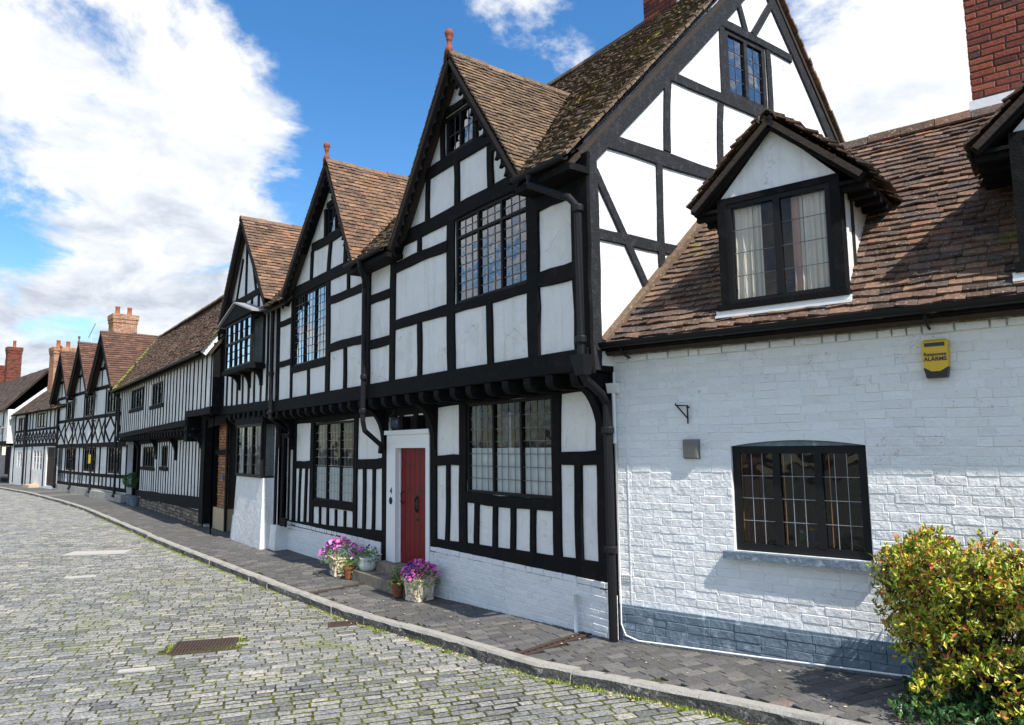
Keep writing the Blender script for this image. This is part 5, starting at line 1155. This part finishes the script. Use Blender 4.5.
m.hexa([tuple(a-h_), tuple(a+w_-h_), tuple(b+w_-h_), tuple(b-h_)], [tuple(a+h_), tuple(a+w_+h_), tuple(b+w_+h_), tuple(b+h_)]); m.build('parapet', 'white_paint', H6)
m = MB(); m.fbox(K, -11.2, .3, -4.8, -4.6, -.1, 4.3); m.fbox(K, -11.2, -11.0, -4.6, -.2, -.1, 4.3); m.fbox(K, .1, .3, -4.6, -.2, -.1, 4.3); m.build('wall', 'plaster_far', H6)
x, y, _ = K.p(-8.9, -1.9, 0); chimney(x-.55, x+.55, y-.62, y+.62, 5.6, 8.75, 'chimney', 'brick_orange', H6, deg=9, cap=.2, pots=((-.1, -.3), (.1, .3)), ph=.5, seed=9)
for s in (-.2, -7.7): x, y, _ = K.p(s, .14, 0); pipe([(x, y, 4.4), (x, y, .1)], .06, H6)
H7 = thing('end_house', K.p(-17, 0, 0), 'farthest house with dark ground floor opening and long brown roof', 'house', 'timber framed houses of the street')
wallmesh(K, [(-40, 2.6), (-11.4, 2.6), (-11.4, 4.8), (-40, 4.8)], [], 'wall', 'plaster_far', H7, d0=0, d1=.4)
wallmesh(K, [(-40, -.1), (-11.4, -.1), (-11.4, 2.6), (-40, 2.6)], [(-16, -12.3, -.1, 2.4)], 'wall', 'plaster_far', H7)
frame(K, [(-40, 2.65, -11.5, 2.62, .3, 'jetty_beam'), (-40, 3.7, -12.6, 3.7, .16, 'rail')]+[(s, 4.7, s, 2.6, .2, 'post') for s in (-12.7, -14.5, -16.3, -18.1, -20)], H7, d1=.43)
frame(K, [(-12.2, 2.6, -12.2, 0, .3, 'post'), (-16.1, 2.6, -16.1, 0, .3, 'post')], H7)
m = MB(); m.fbox(K, -16.2, -12., -3.4, -3.3, -.1, 2.7); m.fbox(K, -40, -11.4, -4.8, -4.7, -.1, 4.6); m.fbox(K, -11.5, -11.4, -4.7, -.2, -.1, 4.6); m.fbox(K, -16.2, -12., -1.3, -1.2, -.1, 2.7); m.build('wall', 'interior', H7)  # last box: nearer dark panel added to keep the opening from showing bright
r7 = roofplane(K.p(-40, .7, 4.75), uK, Vector(K.p(0, -2, 7.8))-Vector(K.p(0, .7, 4.75)), [(0, 0), (28.4, 0), (28.4, 4.07), (0, 4.07)], 'roof', 'tiles_dark', H7, tw=.34, g=.18, seed=141, jit=2)
roofplane(K.p(-11.6, -4.9, 4.7), (-uK[0], -uK[1], 0), Vector(K.p(0, -2, 7.8))-Vector(K.p(0, -4.9, 4.7)), [(0, 0), (28.4, 0), (28.4, 4.2), (0, 4.2)], 'roof', 'tiles_dark', H7, tw=.5, g=.3, seed=142)
barge(K, -11.6, 4.6, -11.6, 4.61, .2, -.1, .6, H7)
x, y, _ = K.p(-27.5, -2.6, 0); chimney(x-.42, x+.42, y-.5, y+.5, 7., 10.8, 'chimney', 'brick_red', H7, deg=9, cap=.25, pots=((0, 0),), ph=.6, seed=13)
x, y, _ = K.p(-28.9, -2.4, 0); chimney(x-.7, x+.7, y-.6, y+.6, 6., 9.3, 'chimney', 'brick_red', H7, deg=9, cap=.25, pots=((-.3, 0),), potmat='cream_clay', ph=.7, seed=15)
lantern('wall_lantern', K.p(-11.8, .62, 3.2), 'grey lantern on the far white wall above the dark opening', 'vent_metal', 2.2)
def aerial():
    x, y, z = F.p(-7.6, -.1, 7.3); m = MB(); m.tube([(x, y, z), (x, y, z+.7)], .015, 5); m.tube([(x-.3, y-.1, z+.35), (x+.45, y+.1, z+1.0)], .02, 5)
    tag(m.build('aerial', 'white_sash'), 'thin pale aerial leaning over the middle gable', 'aerial')
aerial()

# ================================================================== PLANTS
def leaves(m, pts, size, rr, fold=.25, up=.3, asp=.45):
    for p in pts:
        d = Vector((rr.gauss(0, 1), rr.gauss(0, 1), rr.gauss(0, 1)+up)).normalized(); s = d.cross(Vector((rr.gauss(0, 1), rr.gauss(0, 1), rr.gauss(0, 1)))).normalized(); n = d.cross(s)
        l = size*rr.uniform(.6, 1.3); w = l*asp; P = Vector(p)
        m.add([tuple(P), tuple(P+d*l*.5+s*w*.5+n*fold*w), tuple(P+d*l), tuple(P+d*l*.5-s*w*.5+n*fold*w)], [(0, 1, 2), (0, 2, 3)])
def flower(m, p, r, rr, n=5):
    a0 = rr.uniform(0, 6.28); N = Vector((rr.gauss(0, .5), rr.gauss(-.5, .5), rr.uniform(.3, 1))).normalized(); s = N.cross(Vector((1, 0, .1))).normalized(); t = N.cross(s); P = Vector(p)
    vs = [tuple(P)]; 
    for k in range(n*2):
        a = a0+math.pi*k/n; q = r*(1 if k % 2 == 0 else .72); vs.append(tuple(P+(s*math.cos(a)+t*math.sin(a))*q+N*r*.25))
    m.add(vs, [(0, 1+k, 1+(k+1) % (n*2)) for k in range(n*2)])
def square_planter(x, y, z, w, h, rot, t):
    m = MB(); a = rad(rot); 
    def ring(k, zz): return [(x+(sx*math.cos(a)-sy*math.sin(a))*k/2, y+(sx*math.sin(a)+sy*math.cos(a))*k/2, z+zz) for sx, sy in ((-1, -1), (1, -1), (1, 1), (-1, 1))]
    prof = [(w*.80, 0), (w*.80, h*.14), (w*.76, h*.16), (w*.84, h*.55), (w*.96, h*.86), (w*1.04, h*.9), (w*1.04, h), (w*.9, h), (w*.86, h*.88)]
    vs = []; fs = []
    for k, zz in prof: vs += ring(k, zz)
    for i in range(len(prof)-1):
        for k in range(4): fs.append((i*4+k, i*4+(k+1) % 4, (i+1)*4+(k+1) % 4, (i+1)*4+k))
    fs += [(3, 2, 1, 0), tuple(range(len(vs)-4, len(vs)))]; m.add(vs, fs); 
    # moulded relief panels and swags
    for k in range(4):
        b = a+k*math.pi/2; c, s = math.cos(b), math.sin(b)
        for (u, v, hw, hh) in ((0, .5, .16, .13), (-.26, .5, .045, .2), (.26, .5, .045, .2), (0, .22, .28, .03), (0, .78, .3, .03)):
            d = w*(.40+.10*v); U0, U1 = (u-hw)*w, (u+hw)*w; Z0, Z1 = (v-hh)*h, (v+hh)*h; tl = w*.05*hh
            def P(uu, dd, zz): return (x+uu*c+dd*s, y+uu*s-dd*c, z+zz)
            m.hexa([P(U0, d-.02, Z0), P(U1, d-.02, Z0), P(U1, d+.012-tl, Z0), P(U0, d+.012-tl, Z0)], [P(U0, d, Z1), P(U1, d, Z1), P(U1, d+.014+tl, Z1), P(U0, d+.014+tl, Z1)])
    m.build('planter', 'planter_stone', t)
def potplant(name, x, y, z, label, kind, w=.36, h=.33, rot=12, fl=((60, 'petal_pink'),), spread=.28, fh=.22, seed=1, nleaf=500, potmat='terracotta', group=None, ls=.045):
    t = thing(name, (x, y, z), label, 'plant pot', group); rr = random.Random(seed)
    if kind == 'square': square_planter(x, y, z, w, h, rot, t)
    else:
        m = MB(); r = w/2
        prof = [(r*.7, 0), (r*.95, h*.8), (r*1.05, h*.82), (r*1.05, h), (r*.92, h), (r*.88, h*.9)] if kind == 'round' else [(r*.75, 0), (r*1.0, h*.2), (r*1.08, h*.5), (r*.95, h*.85), (r*1.05, h), (r*.9, h), (r*.85, h*.9)]
        m.lathe((x, y, z), prof, 18); m.build('pot', potmat, t, kind != 'round')
    m = MB(); pts = []
    for _ in range(nleaf):
        a = rr.uniform(0, 6.28); q = rr.random()**.5; r = spread*q; hz = fh*(1-q*q)*rr.uniform(.2, 1.)-(.12*q*rr.random() if q > .7 else 0); pts.append((x+r*math.cos(a), y+r*math.sin(a), z+h+hz))
    leaves(m, pts, ls, rr); m.build('foliage', 'plant_leaf', t)
    for n, mt in fl:
        m = MB(); ca, cr = rr.uniform(0, 6.28), .5
        for _ in range(n):
            a = rr.uniform(0, 6.28); q = rr.random()**.5; r = spread*q*1.05
            if mt != 'petal_pink': a = ca+rr.gauss(0, .8)
            hz = fh*(1-q*q*.8)*rr.uniform(.75, 1.1)-(.06*rr.random() if q > .8 else 0)
            flower(m, (x+r*math.cos(a), y+r*math.sin(a), z+h+hz+.02), rr.uniform(.02, .036), rr)
        m.build('blossoms', mt, t)
    return t
SQ = 'square stone planters by the red door'
potplant('flower_planter', -8.95, 4.96, gz(-8.95)+.01, 'square stone planter of pink petunias right of the doorsteps, against the brick plinth', 'square', fl=((190, 'petal_pink'), (26, 'petal_violet'), (8, 'petal_red')), seed=3, group=SQ, w=.34, h=.3, spread=.27, fh=.2)
potplant('flower_planter', -11.5, 4.9, .01, 'square stone planter of pink, red and violet flowers left of the doorsteps', 'square', fl=((180, 'petal_pink'), (34, 'petal_violet'), (26, 'petal_red')), seed=4, group=SQ, rot=-8, w=.34, h=.3, spread=.34, fh=.26, nleaf=650)
potplant('flower_pot', -11.08, 4.87, .01, 'small round terracotta pot touching the left stone planter', 'round', w=.2, h=.19, fl=((4, 'petal_white'),), spread=.14, fh=.12, seed=5, nleaf=160)
potplant('flower_pot', -9.33, 4.83, .01, 'small round terracotta pot half hidden left of the right stone planter', 'round', w=.19, h=.2, fl=((3, 'petal_violet'),), spread=.13, fh=.2, seed=6, nleaf=220)
potplant('flower_pot', -10.72, 5.02, .168, 'white glazed pot with violet and white pansies on the lower doorstep', 'belly', w=.26, h=.2, fl=((16, 'petal_violet'), (9, 'petal_white')), spread=.2, fh=.16, seed=7, nleaf=260, potmat='white_ceramic')
def topiary():
    x, y = -31.3, 4.82; t = thing('topiary_plant', (x, y, 0), 'clipped green ball plant in grey pot before the dark doorway', 'plant'); rr = random.Random(8)
    m = MB(); m.lathe((x, y, 0), [(.16, 0), (.22, .3), (.22, .34), (.18, .34)], 14); m.build('pot', 'blue_grey_paint', t)
    m = MB(); m.tube([(x, y, .3), (x, y, .75)], .025, 6); m.build('stem', 'bark', t)
    m = MB(); pts = []
    for _ in range(1500):
        d = Vector((rr.gauss(0, 1), rr.gauss(0, 1), rr.gauss(0, 1))).normalized()*.36*rr.uniform(.8, 1.03); pts.append((x+d.x, y+d.y, .92+d.z*.8))
    leaves(m, pts, .06, rr); m.build('crown', 'topiary_leaf', t)
    x, y = -30.6, 4.8; t = thing('grey_pot', (x, y, 0), 'small empty grey pot beside the clipped ball plant', 'plant pot')
    m = MB(); m.lathe((x, y, 0), [(.13, 0), (.18, .28), (.2, .3), (.2, .34), (.16, .34), (.15, .25)], 14); m.build('pot', 'blue_grey_paint', t)
topiary()
def bush():
    rr = random.Random(17); base = C.p(3.35, .62, 0); bz = gz(base[0]); t = thing('garden_shrub', (base[0], base[1], bz), 'yellow green and red leaved shrub against the white brick cottage', 'shrub')
    stems = MB(); m = MB(); blobs = []
    for i in range(300):
        s = rr.uniform(2.67, 4.6); d = rr.uniform(.16, 1.0); 
        top = 1.33-.10*abs(s-3.2)**2+.06*math.sin(s*7); z = rr.uniform(.36, top)
        if 3.25 < s < 3.5 and .85 < z < 1.05 and d > .5: continue
        if s < 2.74 and not .75 < z < 1.28: continue
        if z < .55 and s < 2.9 and rr.random() < .5: continue
        if z < .6 and rr.random() < .5: continue
        blobs.append((s, d, z, rr.uniform(.09, .16)))
    for (s, d, z, r) in blobs:
        b = Vector(C.p(3.35+(s-3.35)*.18, .55, 0)); b.z = bz; e = Vector(C.p(s, d, 0)); e.z = z+bz*.0
        mid = (b+e)/2+Vector((rr.uniform(-.08, .08), rr.uniform(-.08, .08), rr.uniform(-.05, .1))); stems.tube([tuple(b), tuple(mid), tuple(e)], [.008, .005, .002], 5)
        pts = []
        for _ in range(24):       # whorls of leaves at shoot tips
            v = Vector((rr.gauss(0, 1), rr.gauss(0, 1), rr.gauss(0, 1)*.8+.25)).normalized()*r*rr.uniform(.45, 1.1); c = e+v
            if rr.random() < .4: stems.tube([tuple(e), tuple(c)], [.004, .002], 3, False)
            for k in range(8): pts.append((c.x+rr.gauss(0, .007), c.y+rr.gauss(0, .007), c.z+rr.gauss(0, .007)))
        leaves(m, pts, .043, rr, up=.7, asp=.45)
    m.build('foliage', 'bush_leaf', t); stems.build('stem', 'bark', t)
    # dark undergrowth
    m = MB(); pts = []
    for _ in range(5200):
        s = rr.uniform(2.75, 5.2); d = rr.uniform(.05, 1.15); k = max(0, 1-abs(s-3.9)/1.5); z = gz(C.p(s, d, 0)[0])+rr.random()*(.10+.36*k*max(.2, 1-d*.7)); x, y, _ = C.p(s, d, 0); pts.append((x, y, z))
    leaves(m, pts, .05, rr, up=.4, asp=.6); tag(m.build('undergrowth', 'ivy_leaf'), 'dark green ground cover leaves at the foot of the shrub', 'ground cover', kind='stuff')
    m = MB(); q = [C.p(s, d, 0) for s, d in ((2.72, .03), (5.6, .03), (5.6, 1.2), (3.6, 1.22), (3.0, 1.0), (2.7, .6))]
    m.add([(x, y, gz(x)+.022) for x, y, _ in q], [tuple(range(6))]); tag(m.build('soil_bed', 'sand_soil'), 'bare reddish soil bed under the shrub', kind='structure')
    # big leaf at the frame edge
bush()

# ================================================================== SKY, SUN, CAMERA
SUN_AZ, SUN_EL = -3.0, 52.0
w = bpy.data.worlds.new('World'); sc.world = w; w.use_nodes = True; nt = w.node_tree; nt.nodes.clear()
out = nd(nt, 'ShaderNodeOutputWorld'); bg = nd(nt, 'ShaderNodeBackground'); sky = nd(nt, 'ShaderNodeTexSky')
sky.sky_type = 'NISHITA'; sky.sun_disc = False; sky.sun_elevation = rad(SUN_EL); sky.sun_rotation = rad(90-SUN_AZ); sky.air_density = 1.0; sky.dust_density = .4; sky.ozone_density = 2.2
bg.inputs[1].default_value = .118
hs = nd(nt, 'ShaderNodeHueSaturation'); hs.inputs['Saturation'].default_value = 1.3; nt.links.new(sky.outputs[0], hs.inputs['Color']); nt.links.new(hs.outputs[0], bg.inputs[0])
tc = nd(nt, 'ShaderNodeTexCoord'); V = tc.outputs['Generated']
sep = nd(nt, 'ShaderNodeSeparateXYZ'); nt.links.new(V, sep.inputs[0])
def mth(op, a, b=None, clampv=False):
    n = nt.nodes.new('ShaderNodeMath'); n.operation = op; n.use_clamp = clampv
    for i, v in enumerate((a, b)):
        if v is None: continue
        if isinstance(v, bpy.types.NodeSocket): nt.links.new(v, n.inputs[i])
        else: n.inputs[i].default_value = v
    return n.outputs[0]
zz = mth('ADD', mth('MAXIMUM', sep.outputs[2], 0.), .28)
cmb = nd(nt, 'ShaderNodeCombineXYZ'); nt.links.new(mth('DIVIDE', sep.outputs[0], zz), cmb.inputs[0]); nt.links.new(mth('DIVIDE', sep.outputs[1], zz), cmb.inputs[1])
n1 = noise(nt, 2.9, 10, .62, cmb.outputs[0], .25); n2 = noise(nt, 5.5, 7, .62, cmb.outputs[0], .3)
cov = mth('MULTIPLY', n1.outputs[0], 1.0)
def blob(az, el, width, amt):
    d = (math.cos(rad(el))*math.cos(rad(az)), math.cos(rad(el))*math.sin(rad(az)), math.sin(rad(el)))
    dp = nt.nodes.new('ShaderNodeVectorMath'); dp.operation = 'DOT_PRODUCT'; nt.links.new(V, dp.inputs[0]); dp.inputs[1].default_value = d
    mr = nd(nt, 'ShaderNodeMapRange'); mr.interpolation_type = 'SMOOTHSTEP'; mr.inputs[1].default_value = math.cos(rad(width)); mr.inputs[2].default_value = math.cos(rad(width*.25)); mr.inputs[3].default_value = 0; mr.inputs[4].default_value = amt
    nt.links.new(dp.outputs['Value'], mr.inputs[0]); return mr.outputs[0]
BLOBS = [(176, 25, 16, .15), (166, 21, 8, .10), (175, 10.5, 13, .15), (168, 13, 8, .10), (112, 21, 14, .16), (104, 27, 12, .12), (150, 25, 12, -.14), (179, 16, 6, -.22), (158, 32, 9, -.12), (128, 36, 11, -.05), (145, 12, 10, -.12), (240, 15, 40, .10), (300, 20, 40, .06), (200, 25, 25, .08)]
for b in BLOBS: cov = mth('ADD', cov, blob(*b))
mask = nd(nt, 'ShaderNodeMapRange'); mask.inputs[1].default_value = .50; mask.inputs[2].default_value = .655; mask.interpolation_type = 'SMOOTHSTEP'; nt.links.new(cov, mask.inputs[0])
cr = ramp(nt, [(.32, (.50, .56, .65)), (.47, (.78, .83, .90)), (.58, (1, 1, 1))]); nt.links.new(mth('ADD', mth('MULTIPLY', n2.outputs[0], .75), mth('MULTIPLY', sep.outputs[2], .42)), cr.inputs[0])
bg2 = nd(nt, 'ShaderNodeBackground'); nt.links.new(cr.outputs[0], bg2.inputs[0]); bg2.inputs[1].default_value = .61
ms = nd(nt, 'ShaderNodeMixShader'); nt.links.new(mask.outputs[0], ms.inputs[0]); nt.links.new(bg.outputs[0], ms.inputs[1]); nt.links.new(bg2.outputs[0], ms.inputs[2]); nt.links.new(ms.outputs[0], out.inputs[0])

sl_ = bpy.data.lights.new('sun', 'SUN'); sl_.energy = 3.7; sl_.angle = rad(.5); sl_.color = (1, .955, .88); so = bpy.data.objects.new('sun', sl_); COL.objects.link(so)
dirv = Vector((math.cos(rad(SUN_EL))*math.cos(rad(SUN_AZ)), math.cos(rad(SUN_EL))*math.sin(rad(SUN_AZ)), math.sin(rad(SUN_EL))))
so.rotation_euler = dirv.to_track_quat('Z', 'Y').to_euler(); so.location = (0, 0, 20)

cam = bpy.data.cameras.new('camera'); co = bpy.data.objects.new('camera', cam); COL.objects.link(co); sc.camera = co
cam.sensor_width = 36; cam.sensor_fit = 'HORIZONTAL'; cam.lens = 720/1024*36; cam.clip_end = 2000; cam.clip_start = .05
Xc = Vector((0.591375080790678, 0.09897160596981118, 0.800300028134184)); Yc = Vector((0.8062933336695263, -0.05668807126807077, -0.5887932766735607)); Zc = Vector((-0.01290635114590001, 0.9934742491819617, -0.11332405884204887))
# rows: world axes seen from the camera -> columns of the camera's own axes in the world
co.matrix_world = Matrix(((Xc.x, Xc.y, Xc.z, 0), (Yc.x, Yc.y, Yc.z, 0), (Zc.x, Zc.y, Zc.z, 2.1), (0, 0, 0, 1)))
sc.view_settings.view_transform = 'Standard'; sc.view_settings.look = 'None'; sc.view_settings.exposure = .86; sc.view_settings.gamma = 1
sc.render.engine = 'CYCLES'; sc.cycles.max_bounces = 6; sc.cycles.diffuse_bounces = 3; sc.cycles.glossy_bounces = 3; sc.cycles.transparent_max_bounces = 12; sc.cycles.caustics_reflective = False; sc.cycles.caustics_refractive = False; sc.cycles.use_denoising = True
